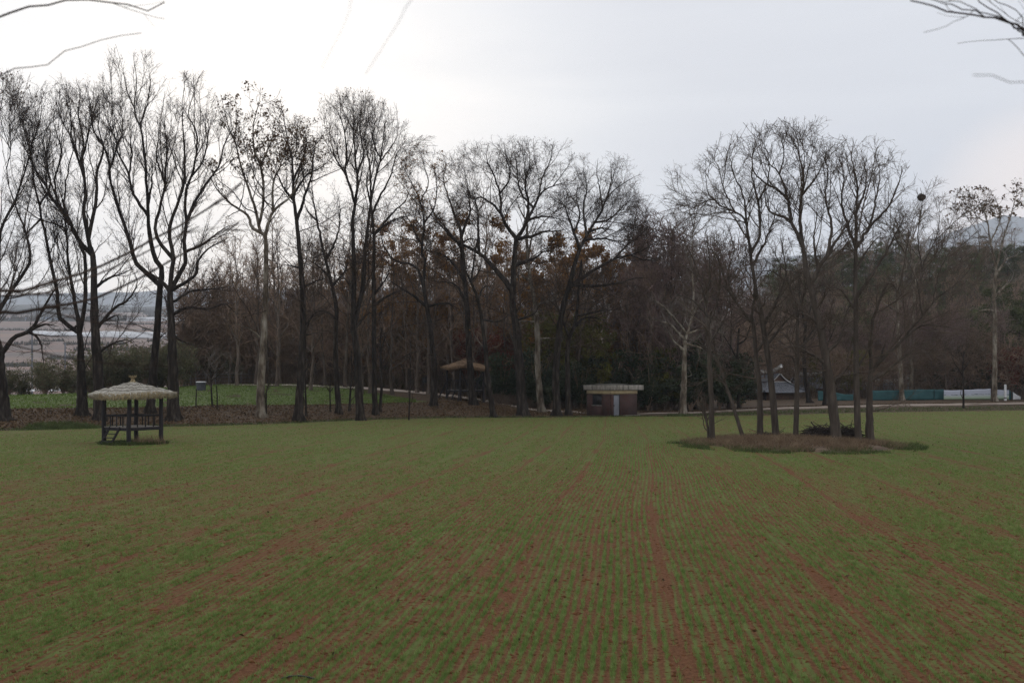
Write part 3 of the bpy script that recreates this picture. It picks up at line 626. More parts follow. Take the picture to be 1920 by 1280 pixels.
T(12, 74, 22, [2, (495, 935), (487, 700), (480, 480), (478, 450)], [
   (11, 2, (470, 450), (350, 340), (345, 200), (300, 0), 1, (270, 1120), (240, 960), (200, 800), (190, 640), (160, 540), (130, 420), (140, 300)),
   (11, 2, (475, 440), (440, 200), (410, 20), 1, (395, 1110), (350, 1060), (250, 1030), (150, 960), (80, 930)),
   (13, 2, (495, 430), (510, 250), (508, 0), 1, (470, 1150), (400, 1020), (330, 930), (260, 790), (195, 690), (180, 600), (230, 450), (250, 330), (240, 230)),
   (9, 1, (400, 1120), (385, 960), (390, 850), (410, 700), (440, 560), (380, 440), (350, 330), (360, 230)),
   (7, 1, (340, 930), (330, 780), (370, 620), (330, 460), (320, 330)),
   (6, 1, (240, 960), (300, 820), (280, 650), (300, 500), (270, 380)),
   (6, 2, (455, 410), (420, 430), (385, 432)), (5, 1, (250, 1030), (190, 1080), (100, 1180))], 'upright',
   'dark bare tree forking three ways just left of the pavilion roof', leaves=600, leafsize=0.09, topleaf=0.2, group=G1)
T(13, 73, 22, [2, (600, 945), (587, 700), (572, 450), (563, 200), (560, 0), 1, (540, 1200)], [
   (13, 1, (525, 1240), (460, 1140), (410, 1020), (350, 940), (290, 880), (225, 760), (180, 650)),
   (15, 1, (545, 1190), (505, 1000), (512, 800), (490, 650), (500, 540), (470, 400), (480, 270), (470, 170)),
   (10, 1, (550, 1150), (575, 900), (582, 720), (625, 590), (560, 480), (545, 330), (520, 210)),
   (8, 1, (510, 780), (440, 560), (425, 440), (420, 320), (400, 230)),
   (7, 1, (515, 640), (530, 500), (560, 380), (600, 250)),
   (8, 2, (590, 420), (690, 290), (760, 250), (820, 150), (800, 50)),
   (6, 2, (605, 570), (660, 520), (760, 490), (815, 525)), (5, 2, (590, 380), (700, 340), (705, 420)),
   (7, 2, (575, 160), (650, 110), (760, 70), (810, 20))], 'upright',
   'dark bare tree with crowded upright limbs just left of the pavilion peak', leaves=600, leafsize=0.09, topleaf=0.2, group=G1)
T(14, 77, 17, [2, (900, 930), (918, 700), (940, 450), (957, 200), (970, 50), 1, (925, 1260), (890, 1060)], [
   (12, 1, (888, 1080), (885, 900), (862, 600), (850, 480), (805, 370), (818, 200), (805, 60), (800, 0)),
   (8, 1, (850, 470), (880, 330), (900, 200), (890, 90)), (7, 1, (815, 330), (760, 230), (740, 110)),
   (10, 1, (870, 1030), (800, 870), (770, 740), (700, 590), (740, 480), (720, 330), (740, 230)),
   (9, 1, (895, 930), (910, 800), (916, 660)), (6, 1, (770, 740), (790, 600), (760, 450)),
   (10, 2, (950, 150), (900, 95), (840, 40), (810, 0), 1, (760, 1100), (710, 960), (670, 830), (655, 680), (620, 570), (590, 470), (600, 330), (580, 250)),
   (6, 1, (660, 700), (700, 560), (650, 420), (660, 300)), (5, 2, (945, 500), (1000, 440))], 'upright',
   'tallest dark bare tree behind the right side of the pavilion roof', leaves=600, leafsize=0.09, topleaf=0.2, group=G1)
T(15, 75, 24, [2, (1042, 930), (1035, 600), (1022, 300), (1020, 190)], [
   (14, 2, (1010, 190), (960, 120), (900, 80), (850, 50)),
   (13, 2, (1035, 180), (1090, 50), (1110, 0), 1, (1108, 1100), (1140, 980), (1200, 860), (1240, 800), (1310, 700), (1345, 560), (1390, 480), (1370, 350)),
   (12, 2, (1025, 190), (1030, 50), 1, (1040, 1260), (1020, 1080), (1080, 880), (1110, 740), (1100, 500), (1090, 320), (1110, 220)),
   (12, 1, (1105, 1060), (1112, 880), (1168, 690), (1180, 500), (1130, 380), (1165, 240), (1160, 150)),
   (8, 1, (960, 1270), (930, 1100), (985, 850), (1000, 600), (985, 450), (1000, 320)),
   (6, 1, (985, 800), (940, 650), (950, 520), (960, 400)), (7, 1, (1150, 760), (1220, 660), (1250, 480), (1240, 380)),
   (8, 2, (1060, 180), (1150, 110), (1185, 60), (1190, 0), 1, (1260, 1200), (1400, 1130)),
   (7, 2, (1030, 330), (1120, 290), (1250, 300), (1350, 270), (1420, 330)), (6, 2, (1045, 250), (1150, 190), (1300, 175), (1400, 160)),
   (6, 2, (1030, 440), (1100, 500), (1160, 520)), (6, 1, (1130, 1240), (1220, 1180), (1350, 1080), (1420, 1060))], 'upright',
   'thick dark bare tree with a fanning crown, its trunk touching the pavilion roof edge', leaves=600, leafsize=0.09, topleaf=0.2, group=G1)
T(16, 79, 17, [4, (285, 1000), (285, 800), (300, 600), (312, 300), (316, 0), 3, (312, 1060)], [
   (8, 3, (295, 1075), (230, 1010), (212, 940), (130, 885), (60, 825), (0, 740), (-40, 640)),
   (12, 3, (305, 1020), (250, 890), (205, 760), (168, 640), (130, 480), (100, 420), (70, 300), (40, 190)),
   (11, 3, (312, 1000), (302, 860), (285, 640), (245, 530), (235, 400), (270, 260), (285, 150)),
   (9, 3, (322, 1010), (350, 930), (420, 860), (480, 800), (510, 690), (530, 560)),
   (8, 3, (350, 930), (358, 740), (405, 620), (440, 500), (410, 380)),
   (6, 3, (130, 480), (140, 340), (130, 200)), (5, 3, (285, 640), (330, 520), (380, 400)), (5, 4, (295, 530), (220, 490), (130, 450))], 'plane',
   'pale mottled plane tree with dark leaves left at its top, right of the pavilion', bark='plane_bark', twig='twig', leaves=1900, topleaf=0.42, leafsize=0.19, name='plane_tree', dens=0.9)
T(17, 79.5, 17, [4, (510, 1015), (530, 700), (540, 450), (530, 150), (515, 0), 3, (512, 1080), (500, 970)], [
   (12, 3, (500, 970), (480, 800), (478, 700), (470, 600), (440, 450), (420, 330), (410, 250)),
   (9, 3, (518, 960), (545, 830), (580, 720), (600, 580), (620, 470)),
   (8, 3, (478, 720), (530, 600), (560, 500), (540, 380)), (7, 3, (470, 840), (430, 780), (390, 700), (360, 600)),
   (6, 4, (550, 500), (590, 410), (650, 375), (710, 405)), (5, 4, (552, 550), (625, 508)), (6, 4, (555, 235), (620, 190), (680, 170)),
   (6, 3, (480, 800), (560, 690), (650, 640), (720, 570)), (5, 4, (525, 130), (480, 100), (420, 90))], 'oak',
   'dark straight bare tree with dry brown leaves on top, right of the pale plane', leaves=1100, topleaf=0.55, leafsize=0.16, group=G1)
T(18, 86, 11, [4, (752, 990), (735, 700), (735, 480), (738, 360), (715, 230), (690, 130), (665, 30), 3, (640, 1060)], [
   (7, 3, (640, 1060), (610, 900), (592, 760), (600, 640)), (7, 3, (680, 1200), (735, 1090), (760, 950), (750, 820)),
   (7, 4, (725, 235), (790, 130), (812, 40)), (5, 3, (625, 980), (560, 900), (540, 820)), (5, 4, (700, 160), (640, 110), (590, 70)), (5, 4, (730, 420), (680, 380), (600, 370))], 'oak',
   'slim dark bare tree leaning left, second dark trunk right of the pale plane', group=G1)
T(19, 83, 16, [4, (885, 1025), (870, 800), (860, 600), (842, 480), (840, 300), (845, 100), (840, 0), 3, (836, 1000)], [
   (9, 3, (836, 1010), (850, 860), (865, 740), (850, 560), (840, 400), (842, 260), (840, 180)),
   (8, 3, (850, 850), (800, 700), (790, 670), (800, 560), (782, 400), (742, 270), (750, 190)),
   (6, 3, (790, 680), (730, 580), (660, 450)), (6, 3, (862, 700), (900, 560), (880, 400), (890, 230)),
   (10, 4, (862, 500), (900, 200), (905, 0), 3, (905, 1180), (940, 900), (960, 750), (1000, 600), (1022, 450), (1030, 330), (1020, 250)),
   (7, 3, (945, 860), (938, 640), (910, 450), (930, 350), (920, 230)), (6, 3, (990, 640), (1050, 540), (1100, 460), (1110, 360)),
   (6, 4, (875, 460), (930, 390), (990, 400)), (5, 4, (845, 250), (800, 190), (760, 150)), (5, 3, (1000, 600), (960, 480), (970, 330))], 'upright',
   'tall dark bare tree with two parallel stems and a high fan shaped top', leaves=500, topleaf=0.6, leafsize=0.12, group=G1)
T(20, 88, 11, [4, (975, 1000), (965, 800), (965, 500), (960, 200), (965, 0), 3, (960, 1010), (945, 870)], [
   (7, 3, (990, 1060), (1080, 920), (1150, 850), (1200, 740)), (7, 3, (955, 960), (1000, 820), (1060, 700), (1100, 560), (1160, 470)),
   (6, 3, (945, 880), (920, 740), (940, 600)), (6, 4, (965, 330), (1050, 280), (1150, 240)), (5, 4, (962, 250), (1040, 170), (1060, 80)), (6, 3, (962, 1080), (1040, 990), (1130, 950), (1240, 930))], 'oak',
   'dark straight bare tree close beside the two stemmed tree, on its right', group=G1)
T(21, 90, 6, [4, (1000, 990), (1010, 800), (1002, 600), (1010, 480)], [(4, 4, (1005, 620), (1030, 540), (1060, 470)), (3, 4, (1002, 640), (960, 560))], 'thin',
   'thin crooked bare sapling hugging the dark straight tree at the bank edge', group=G1)
T(22, 96, 14, [4, (1320, 985), (1325, 750), (1305, 500), (1280, 350), (1260, 200)], [
   (9, 4, (1265, 220), (1230, 130), (1190, 90), (1100, 70), (1050, 20), 3, (1010, 1080), (1040, 960)),
   (10, 4, (1262, 200), (1270, 60), 3, (1250, 1180), (1262, 1000), (1240, 850), (1180, 720), (1120, 600), (1090, 540)),
   (8, 3, (1245, 870), (1290, 740), (1260, 620), (1240, 520)), (7, 3, (1255, 1000), (1330, 880), (1340, 740), (1310, 600)),
   (7, 4, (1275, 330), (1210, 290), (1120, 230), (1040, 180)), (6, 4, (1290, 340), (1400, 330), (1480, 370)), (6, 3, (1250, 1120), (1170, 960), (1100, 860))], 'oak',
   'dark bare tree with leafy brown upper twigs, left of the shelter with the straw roof', leaves=1300, topleaf=0.35, leafsize=0.17, leafmat='leaf_oak', group=G1)
T(23, 99, 14, [6, (280, 890), (258, 620), (245, 350), (232, 150), 5, (228, 960), (215, 850), (205, 650)], [
   (7, 5, (205, 660), (170, 560), (130, 440), (100, 330), (120, 230)), (7, 5, (215, 700), (235, 600), (262, 540), (250, 430), (240, 330)),
   (8, 5, (235, 940), (170, 865), (100, 800), (0, 770)), (6, 5, (210, 760), (120, 640), (40, 540), (10, 430)),
   (6, 6, (240, 260), (170, 150), (30, 130)), (5, 5, (208, 740), (260, 700), (330, 720))], 'oak',
   'dark bare tree whose trunk stands in front of the straw roofed shelter', leaves=700, topleaf=0.3, leafsize=0.16, leafmat='leaf_oak', group=G1)
T(24, 90, 11, [6, (402, 965), (372, 750), (348, 500), (312, 260), (275, 150), 5, (265, 960)], [
   (7, 5, (265, 960), (235, 890), (215, 700), (190, 560)), (6, 5, (275, 970), (312, 905), (330, 830)), (5, 6, (350, 370), (430, 375), (500, 330)),
   (6, 5, (290, 1060), (340, 1000), (400, 990)), (5, 5, (265, 960), (290, 800), (310, 640), (300, 500), (280, 400)), (5, 5, (300, 520), (250, 400), (225, 250), (228, 140))], 'oak',
   'slim dark bare tree leaning left at the field edge, right of the shelter', group=G1)
T(25, 92, 20, [6, (578, 955), (560, 700), (540, 450), (512, 250), 5, (515, 1080), (520, 900), (530, 760), (538, 700)], [
   (14, 5, (535, 710), (480, 620), (432, 520), (370, 470), (330, 440), (270, 450), (200, 380)),
   (10, 5, (435, 530), (440, 420), (400, 300), (360, 200), (370, 110)), (15, 5, (545, 700), (572, 650), (602, 590), (645, 500), (685, 420), (760, 370), (860, 350)),
   (8, 5, (680, 430), (690, 330), (740, 220), (760, 100)), (9, 5, (605, 585), (650, 568), (740, 562), (830, 595)), (9, 5, (595, 600), (612, 480), (590, 360), (620, 230), (610, 110)),
   (9, 5, (552, 860), (640, 820), (700, 780), (770, 770)), (9, 5, (560, 720), (640, 680), (700, 655), (790, 650), (860, 630)),
   (12, 5, (500, 1040), (440, 920), (330, 800), (230, 740), (150, 690), (0, 520)), (7, 5, (440, 430), (500, 320), (480, 200), (460, 100)),
   (7, 5, (330, 800), (310, 640), (300, 500), (260, 380)), (6, 5, (760, 370), (820, 290), (870, 220)), (7, 5, (640, 500), (560, 400), (540, 250), (520, 150)), (5, 6, (560, 380), (640, 330), (690, 260))], 'oak',
   'broad dark oak with a heavy fork and rounded bare crown in the middle treeline', dens=1.15, leaves=1300, topleaf=0.2, leafsize=0.11, group=G1)
T(26, 97, 13, [6, (690, 930), (668, 700), (665, 500), (655, 300), (630, 160), 5, (625, 960), (610, 850), (600, 700)], [
   (7, 5, (618, 975), (590, 940), (545, 900)), (6, 5, (602, 700), (600, 600), (560, 520), (530, 430)), (5, 6, (665, 300), (720, 260), (760, 275)), (4, 6, (640, 380), (560, 375), (470, 380)),
   (5, 6, (655, 290), (780, 240), (830, 220)), (5, 5, (605, 800), (640, 660), (680, 560)), (4, 6, (680, 490), (760, 480), (830, 490))], 'plane',
   'pale plane trunk with whitish stubs between the two broad dark oaks', bark='plane_bark', twig='twig_pale', name='plane_tree', dens=0.7)
T(27, 92, 16, [6, (782, 950), (775, 700), (800, 400), (838, 200), 5, (850, 1010), (890, 850), (918, 760)], [
   (13, 5, (915, 770), (970, 660), (1042, 540), (1080, 450), (1135, 390), (1220, 330), (1290, 300)), (10, 5, (905, 770), (880, 650), (850, 560), (810, 470), (770, 450)),
   (8, 5, (1060, 500), (1040, 400), (1020, 280), (1030, 200)), (8, 5, (1085, 440), (1110, 330), (1100, 220)), (8, 5, (985, 640), (1060, 632), (1150, 660)),
   (9, 5, (940, 720), (1010, 700), (1080, 700), (1160, 715), (1220, 690)), (14, 5, (862, 1020), (960, 920), (1060, 860), (1130, 820), (1220, 800), (1310, 760), (1400, 700)),
   (8, 5, (895, 1000), (1000, 990), (1150, 970), (1260, 940), (1330, 940)), (8, 5, (1010, 590), (1090, 580), (1180, 500), (1250, 420)), (7, 5, (960, 680), (940, 520), (960, 380), (940, 270)),
   (7, 5, (1130, 820), (1200, 740), (1300, 660), (1330, 590)), (6, 5, (1220, 800), (1320, 830), (1430, 800)), (6, 5, (880, 660), (920, 560), (900, 450), (910, 330))], 'oak',
   'dark oak with limbs sweeping far to the right over the brick hut', leaves=700, leafsize=0.10, dens=1.2, group=G1)
T(28, 93, 12, [6, (852, 950), (845, 650), (850, 500), (892, 380), (908, 240)], [
   (7, 6, (908, 250), (912, 150), (930, 0), 5, (935, 1050), (960, 960)), (6, 6, (915, 340), (1000, 320), (1120, 300)), (6, 6, (855, 480), (800, 330), (770, 230)), (6, 6, (880, 400), (960, 350), (1080, 370))], 'oak',
   'short dark tree touching the oak left of the brick hut', group=G1)
T(29, 97, 14, [8, (215, 790), (220, 600), (225, 420), (232, 390)], [
   (9, 8, (232, 400), (250, 330), (275, 260), (310, 200), (345, 170)), (7, 8, (200, 470), (165, 410), (150, 370)), (7, 8, (260, 330), (268, 200), (262, 60), 7, (265, 900), (262, 620), (290, 480), (315, 360), (290, 250)),
   (6, 7, (262, 620), (180, 580), (110, 520), (60, 480)), (6, 8, (225, 400), (150, 330), (60, 300)), (6, 7, (265, 640), (330, 560), (380, 480), (360, 340)), (6, 8, (240, 380), (330, 350), (420, 380)),
   (5, 8, (255, 420), (330, 460), (390, 530)), (6, 7, (262, 560), (230, 420), (200, 330), (210, 260)), (5, 8, (225, 380), (130, 250), (40, 180))], 'plane',
   'pale plane tree with twisted whitish limbs, right of the brick hut', bark='plane_bark', twig='twig_pale', name='plane_tree', dens=1.1)
# island
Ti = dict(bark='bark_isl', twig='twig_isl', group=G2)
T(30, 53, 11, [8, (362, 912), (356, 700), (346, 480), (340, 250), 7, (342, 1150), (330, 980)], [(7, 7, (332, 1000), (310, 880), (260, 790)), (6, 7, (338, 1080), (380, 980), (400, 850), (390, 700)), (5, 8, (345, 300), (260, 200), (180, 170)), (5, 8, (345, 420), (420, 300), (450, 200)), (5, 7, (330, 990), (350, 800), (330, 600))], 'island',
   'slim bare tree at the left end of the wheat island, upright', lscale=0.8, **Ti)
T(31, 53.2, 6, [8, (348, 912), (338, 850), (322, 780), (315, 700)], [(3, 8, (318, 730), (290, 660))], 'thin',
   'short thin stem leaning out from the leftmost island tree', **Ti)
T(32, 54.5, 8, [8, (532, 893), (470, 760), (430, 640), (392, 530), (330, 450), (290, 400)], [(5, 8, (392, 530), (370, 420), (380, 330)), (4, 8, (430, 640), (380, 580), (330, 570)), (4, 8, (340, 460), (280, 420), (200, 400))], 'island',
   'bare trunk leaning steeply left on the wheat island', lscale=0.6, dens=0.7, **Ti)
T(33, 54.5, 13, [8, (600, 895), (600, 700), (580, 480), (562, 280), 7, (555, 1060)], [(9, 7, (548, 1050), (480, 960), (430, 885), (300, 830), (200, 760)), (8, 7, (555, 1060), (575, 900), (560, 750), (530, 600), (540, 520)), (6, 8, (580, 460), (640, 380), (700, 300)), (6, 7, (430, 890), (400, 760), (330, 640)), (6, 7, (480, 960), (440, 820), (470, 700), (440, 560)), (5, 7, (300, 830), (250, 700), (210, 620))], 'island',
   'bare island tree with a limb arching far left over the lawn', **Ti)
T(34, 54, 14, [8, (685, 905), (660, 650), (630, 420), (602, 250), (572, 130), 7, (590, 960), (562, 770)], [
   (10, 7, (560, 760), (545, 650), (530, 560), (490, 500), (400, 460), (340, 400), (330, 300)), (9, 7, (555, 720), (600, 600), (590, 450), (560, 300), (570, 170), (590, 100)), (8, 7, (620, 1060), (680, 960), (720, 850), (740, 740)),
   (8, 7, (562, 780), (620, 660), (660, 560), (690, 450)), (7, 7, (530, 560), (520, 420), (470, 300), (440, 180)), (6, 7, (490, 500), (420, 380), (390, 250)), (7, 8, (640, 420), (740, 300), (800, 260)), (6, 7, (590, 450), (640, 330), (640, 200), (610, 130)),
   (5, 7, (400, 460), (360, 430), (250, 480))], 'island',
   'tall bare island tree leaning left, third of the thick trunks', dens=1.1, **Ti)
T(35, 53.5, 11, [8, (775, 912), (785, 700), (785, 450), (790, 300), 7, (790, 1080), (782, 960)], [(7, 7, (782, 970), (740, 850), (720, 720), (700, 600)), (7, 7, (788, 1040), (830, 880), (850, 740)), (5, 8, (780, 560), (760, 490), (720, 490)), (5, 8, (795, 460), (860, 390), (900, 330)), (5, 7, (740, 850), (660, 800), (600, 800))], 'island',
   'slender straight bare tree at the middle of the wheat island', lscale=0.8, **Ti)
T(36, 52, 20, [8, (990, 918), (960, 700), (930, 500), (890, 300), (850, 130), (822, 10), 7, (832, 830)], [
   (13, 7, (830, 800), (810, 660), (762, 560), (742, 450), (705, 310), (640, 230), (600, 160)), (10, 7, (812, 670), (800, 480), (820, 320), (790, 180), (740, 80)), (10, 7, (845, 860), (900, 770), (945, 710), (1000, 610), (1050, 540), (1080, 440)),
   (8, 7, (820, 420), (890, 300), (930, 200)), (8, 7, (945, 710), (960, 560), (930, 430), (940, 300), (920, 200)), (7, 8, (938, 540), (870, 485), (785, 440), (740, 440)), (8, 8, (970, 612), (1010, 580), (1052, 530)),
   (8, 7, (742, 450), (690, 380), (620, 340), (560, 260), (580, 130)), (7, 7, (760, 560), (720, 520), (640, 480), (620, 350)), (8, 8, (950, 480), (1000, 400), (1020, 300), (1060, 200)), (7, 7, (705, 310), (720, 200), (700, 90)),
   (6, 7, (880, 790), (870, 640), (890, 500)), (6, 8, (900, 330), (840, 280), (770, 260))], 'island',
   'thickest leaning island tree, beside the heap of brushwood', dens=1.15, **Ti)
T(37, 52, 13, [8, (1095, 920), (1085, 700), (1080, 400), (1080, 200), 7, (1076, 950), (1080, 700), (1080, 500)], [
   (7, 7, (1080, 520), (1085, 350), (1060, 220), (1070, 130)), (7, 7, (1078, 690), (1040, 560), (1010, 430), (1020, 300), (990, 200)), (8, 7, (1085, 680), (1150, 560), (1180, 420), (1200, 300), (1170, 190)), (7, 7, (1082, 940), (1150, 830), (1230, 700), (1280, 600), (1330, 500)),
   (6, 7, (1072, 970), (1010, 900), (960, 880)), (6, 7, (1150, 560), (1240, 470), (1290, 360), (1310, 260)), (6, 7, (1080, 500), (1130, 360), (1120, 220)), (5, 8, (1085, 540), (1150, 440), (1180, 380)), (6, 7, (1080, 800), (1130, 700), (1200, 610))], 'island',
   'straight bare island tree between the brush heap and the forked one', **Ti)
T(38, 52.5, 18, [8, (1150, 915), (1148, 750), (1150, 600), (1165, 560)], [
   (14, 8, (1165, 570), (1215, 500), (1300, 420), (1355, 350), (1405, 290), (1450, 230), (1500, 180)), (9, 8, (1405, 290), (1395, 190), (1390, 100), 7, (1400, 920), (1410, 780), (1470, 660), (1500, 540), (1490, 420)),
   (8, 8, (1190, 530), (1230, 412)), (11, 8, (1175, 615), (1240, 560), (1310, 500), (1380, 450)), (9, 8, (1145, 570), (1150, 400), (1180, 250), (1250, 100), 7, (1290, 900), (1330, 700), (1360, 560)),
   (8, 7, (1450, 960), (1500, 800), (1560, 680), (1600, 560)), (7, 7, (1455, 950), (1560, 880), (1640, 800), (1700, 680)), (7, 7, (1410, 780), (1390, 640), (1400, 520), (1413, 430), (1400, 370)), (6, 7, (1480, 640), (1560, 560), (1640, 480)),
   (6, 8, (1500, 180), (1590, 150), (1680, 120)), (6, 8, (1330, 390), (1420, 330), (1560, 340)), (5, 7, (1330, 700), (1270, 600), (1290, 480))], 'island',
   'bare island tree with a low fork and one limb sprawling far right', dens=1.1, **Ti)
# right edge and background planes
T(39, 121, 10, [7, (1772, 1420), (1775, 1100), (1770, 950), (1780, 800), (1770, 720)], [
   (7, 7, (1770, 740), (1750, 640), (1735, 540), (1690, 430), (1670, 390)), (7, 7, (1785, 780), (1825, 610), (1860, 500), (1885, 400), (1870, 345)), (7, 7, (1778, 925), (1840, 870), (1895, 840)), (6, 7, (1760, 650), (1800, 540), (1780, 440), (1740, 390)),
   (5, 7, (1860, 500), (1910, 450), (1950, 440)), (5, 7, (1768, 1020), (1720, 1005), (1660, 1030)), (6, 7, (1772, 820), (1840, 740), (1930, 730)), (5, 7, (1740, 560), (1680, 520), (1640, 440))], 'plane',
   'tall pale plane tree by the white banner near the right edge', bark='plane_bark', twig='twig_pale', leaves=700, topleaf=0.5, leafsize=0.30, name='plane_tree', lscale=1.2)
T(40, 126, 9, [8, (1310, 690), (1300, 520), (1290, 350), (1285, 150), (1282, 80)], [(6, 8, (1284, 100), (1310, 60), 7, (1330, 790), (1300, 620), (1250, 520)), (5, 7, (1330, 780), (1390, 720), (1440, 640), (1500, 570)), (5, 8, (1288, 260), (1230, 230), (1190, 190)), (5, 7, (1310, 700), (1360, 560), (1400, 430))], 'plane',
   'pale plane trunk rising behind the teal fence, left of a second pale trunk', bark='plane_bark', twig='twig_pale', name='plane_tree', lscale=1.2)
T(41, 132, 8, [8, (1355, 680), (1360, 450), (1370, 250), (1375, 120), 7, (1370, 820), (1350, 680)], [(5, 7, (1350, 680), (1390, 560), (1440, 480), (1490, 420)), (5, 7, (1355, 720), (1300, 600), (1270, 520)), (5, 7, (1365, 800), (1440, 700), (1520, 640), (1580, 560))], 'plane',
   'pale slender plane trunk behind the teal fence, the right one of two', bark='plane_bark', twig='twig_pale', name='plane_tree', lscale=1.2)
T(42, 118, 10, [8, (850, 750), (830, 620), (820, 480), (830, 330)], [(6, 8, (828, 350), (800, 200), (790, 60)), (6, 8, (830, 340), (870, 200), (900, 100)), (5, 8, (825, 420), (880, 340), (930, 300))], 'oak', 'bare tree standing right of the tiled roof house, beyond the road', lscale=1.2)
T(43, 110, 8, [8, (925, 785), (925, 650), (915, 500), (920, 350)], [(5, 8, (920, 380), (880, 240), (860, 120)), (5, 8, (918, 480), (960, 380), (990, 300))], 'oak', 'dark bare tree on the road verge left of the teal fence', lscale=1.2)
T(44, 103, 8, [8, (497, 775), (490, 600), (488, 480), (495, 350)], [(4, 8, (490, 520), (440, 420), (395, 350)), (5, 8, (492, 440), (530, 400), (560, 300))], 'oak', 'slim grey tree left of the tiled roof house', lscale=1.1)
T(45, 112, 4, [8, (1618, 762), (1617, 640), (1615, 540), (1620, 470)], [(3, 8, (1616, 600), (1570, 520), (1550, 450)), (3, 8, (1616, 570), (1660, 500))], 'thin', 'thin bare sapling in front of the white banner', lscale=1.1)
# young trees and saplings on the bank
G3 = 'young thin trees on the leafy bank'
T(46, 82, 4, [4, (558, 965), (552, 850), (548, 700), (545, 620)], [(2.5, 4, (552, 760), (580, 680))], 'thin', 'thin dark sapling just right of the leafy dark tree', group=G3)
T(47, 86, 3, [4, (702, 975), (700, 900), (700, 845), (705, 760)], [(2, 4, (700, 880), (672, 832)), (2, 4, (700, 880), (724, 840))], 'thin', 'small sapling with a forked top left of the slim leaning tree', group=G3, lscale=0.5)
T(48, 88, 4.5, [4, (815, 980), (822, 880), (830, 760), (828, 620)], [(2.5, 4, (828, 750), (850, 640))], 'thin', 'thin sapling left of the tall two stemmed tree', group=G3, lscale=0.8)
T(49, 84, 3, [4, (1172, 1030), (1180, 850), (1182, 700), (1185, 560)], [(2, 4, (1180, 640), (1100, 680), (1050, 720)), (2, 4, (1184, 630), (1260, 620))], 'thin', 'tall thin sapling before the notice board', group=G3, lscale=0.8)
T(50, 80, 3.5, [2, (1275, 905), (1268, 800), (1265, 700), (1262, 580)], [(2.2, 2, (1268, 720), (1320, 660), (1380, 610)), (2, 2, (1266, 690), (1220, 620)), (2, 2, (1270, 740), (1340, 700), (1400, 690))], 'thin', 'thin sapling with pale fine twigs right of the white topped well', twig='twig_pale', group=G3, lscale=1.3)
T(51, 79, 3, [4, (318, 930), (318, 880), (335, 820), (340, 740)], [(2, 4, (332, 830), (360, 780))], 'thin', 'short leaning sapling against the pale plane trunk', group=G3, lscale=0.5)
for q, (a, lab) in enumerate((((1175, 905, 1178, 790), 'leaning thin wooden stake in front of the white topped well'), ((1302, 908, 1299, 770), 'straight thin wooden stake right of the pale sapling'))):
    p0 = P2([2, (a[0], a[1])])[0]; p1 = P2([2, (a[2], a[3])])[0]; D = 79.5; x = gx(p0[0], D); z = gz(x, D)
    mb = MB(); hh = (p0[1] - p1[1]) / F * D; mb.tube([(0, 0, -0.1), (0.02, 0, hh * 0.5), ((p1[0] - p0[0]) / F * D, 0, hh)], [0.055, 0.05, 0.04], 8)
    o = mb.build('wooden_stake', M['bark'], smooth=True); o.location = (x, D, z); tag(o, lab, 'stake', 'stakes by the well')
# ------------------------------------------------------------------ the wood behind: one of each kind, then copies
def proto_bare(seed, h, twig, dens=1.0, sty='oak', spread=1.0, leaves=0, leafmat=None, leafsize=0.2, bark='bark_wood', r=0.17):
    rng = np.random.default_rng(seed); K = 20
    z = np.linspace(0, h * 0.93, K); w = np.cumsum(rng.normal(0, 0.05, (K, 2)), 0) * h / 14
    C = np.c_[w, z]; C[0] = (0, 0, -0.2); rad = np.maximum(r * (1 - np.linspace(0, 1, K)) ** 0.8, 0.02) * (1 + 0.4 * np.exp(-z / 0.3))
    root = empty('wood_tree')
    V, Q = tubes(C[None], rad[None], 7)
    A, rA = spawn(C[None], rad[None], rng, 1.35, 0.16, (h * 0.16 * spread, h * 0.36 * spread), (25, 60), 0.32 if sty != 'oak' else 0.2, 0.13, 14, 0.075, 0.02, 0.6, taper_len=0.6)
    V2, Q2 = tubes(A, rA, 5)
    np_mesh('trunk', np.vstack([V, V2]), np.vstack([Q, Q2 + len(V)]), M[bark], root, smooth=True)
    A14 = np.concatenate([A, resample(C, 14)[None]]); r14 = np.concatenate([rA, np.interp(np.linspace(0, 1, 14), np.linspace(0, 1, K), rad)[None]])
    s = STY[sty]; k = 1.25
    B1, r1 = spawn(A14, r14, rng, 1.5 * dens, 0.12, (0.9 * k, 2.6 * k), s['l1'][3], s['l1'][4], 0.2, 6, 0.04, 0.022, 0.6)
    B2, r2 = spawn(B1, r1, rng, 2.0 * dens, 0.15, (0.5 * k, 1.4 * k), s['l2'][3], s['l2'][4], 0.22, 4, 0.026, 0.019, 0.65)
    B3, r3 = spawn(B2, r2, rng, 2.2 * dens, 0.15, (0.3 * k, 0.8 * k), s['l3'][3], s['l3'][4], 0.2, 3, 0.019, 0.017, 0.7)
    twig_mesh('crown', ((B1, r1, 4), (B2, r2, 3), (B3, r3, 3)), M[twig], root)
    if leaves:
        tips = np.concatenate([B3[:, -1], B3[:, 1], B2[:, -1]]); cl = tips[rng.choice(len(tips), 46)]
        dd = np.min(np.linalg.norm(tips[:, None] - cl[None], axis=2), 1); pr = np.exp(-dd / 0.55) + 0.004
        c = tips[rng.choice(len(tips), leaves, p=pr / pr.sum())] + rng.normal(0, 0.16, (leaves, 3))
        V, Q = leaf_quads(c, rng, leafsize); np_mesh('leaves', V, Q, M[leafmat], root)
    return root
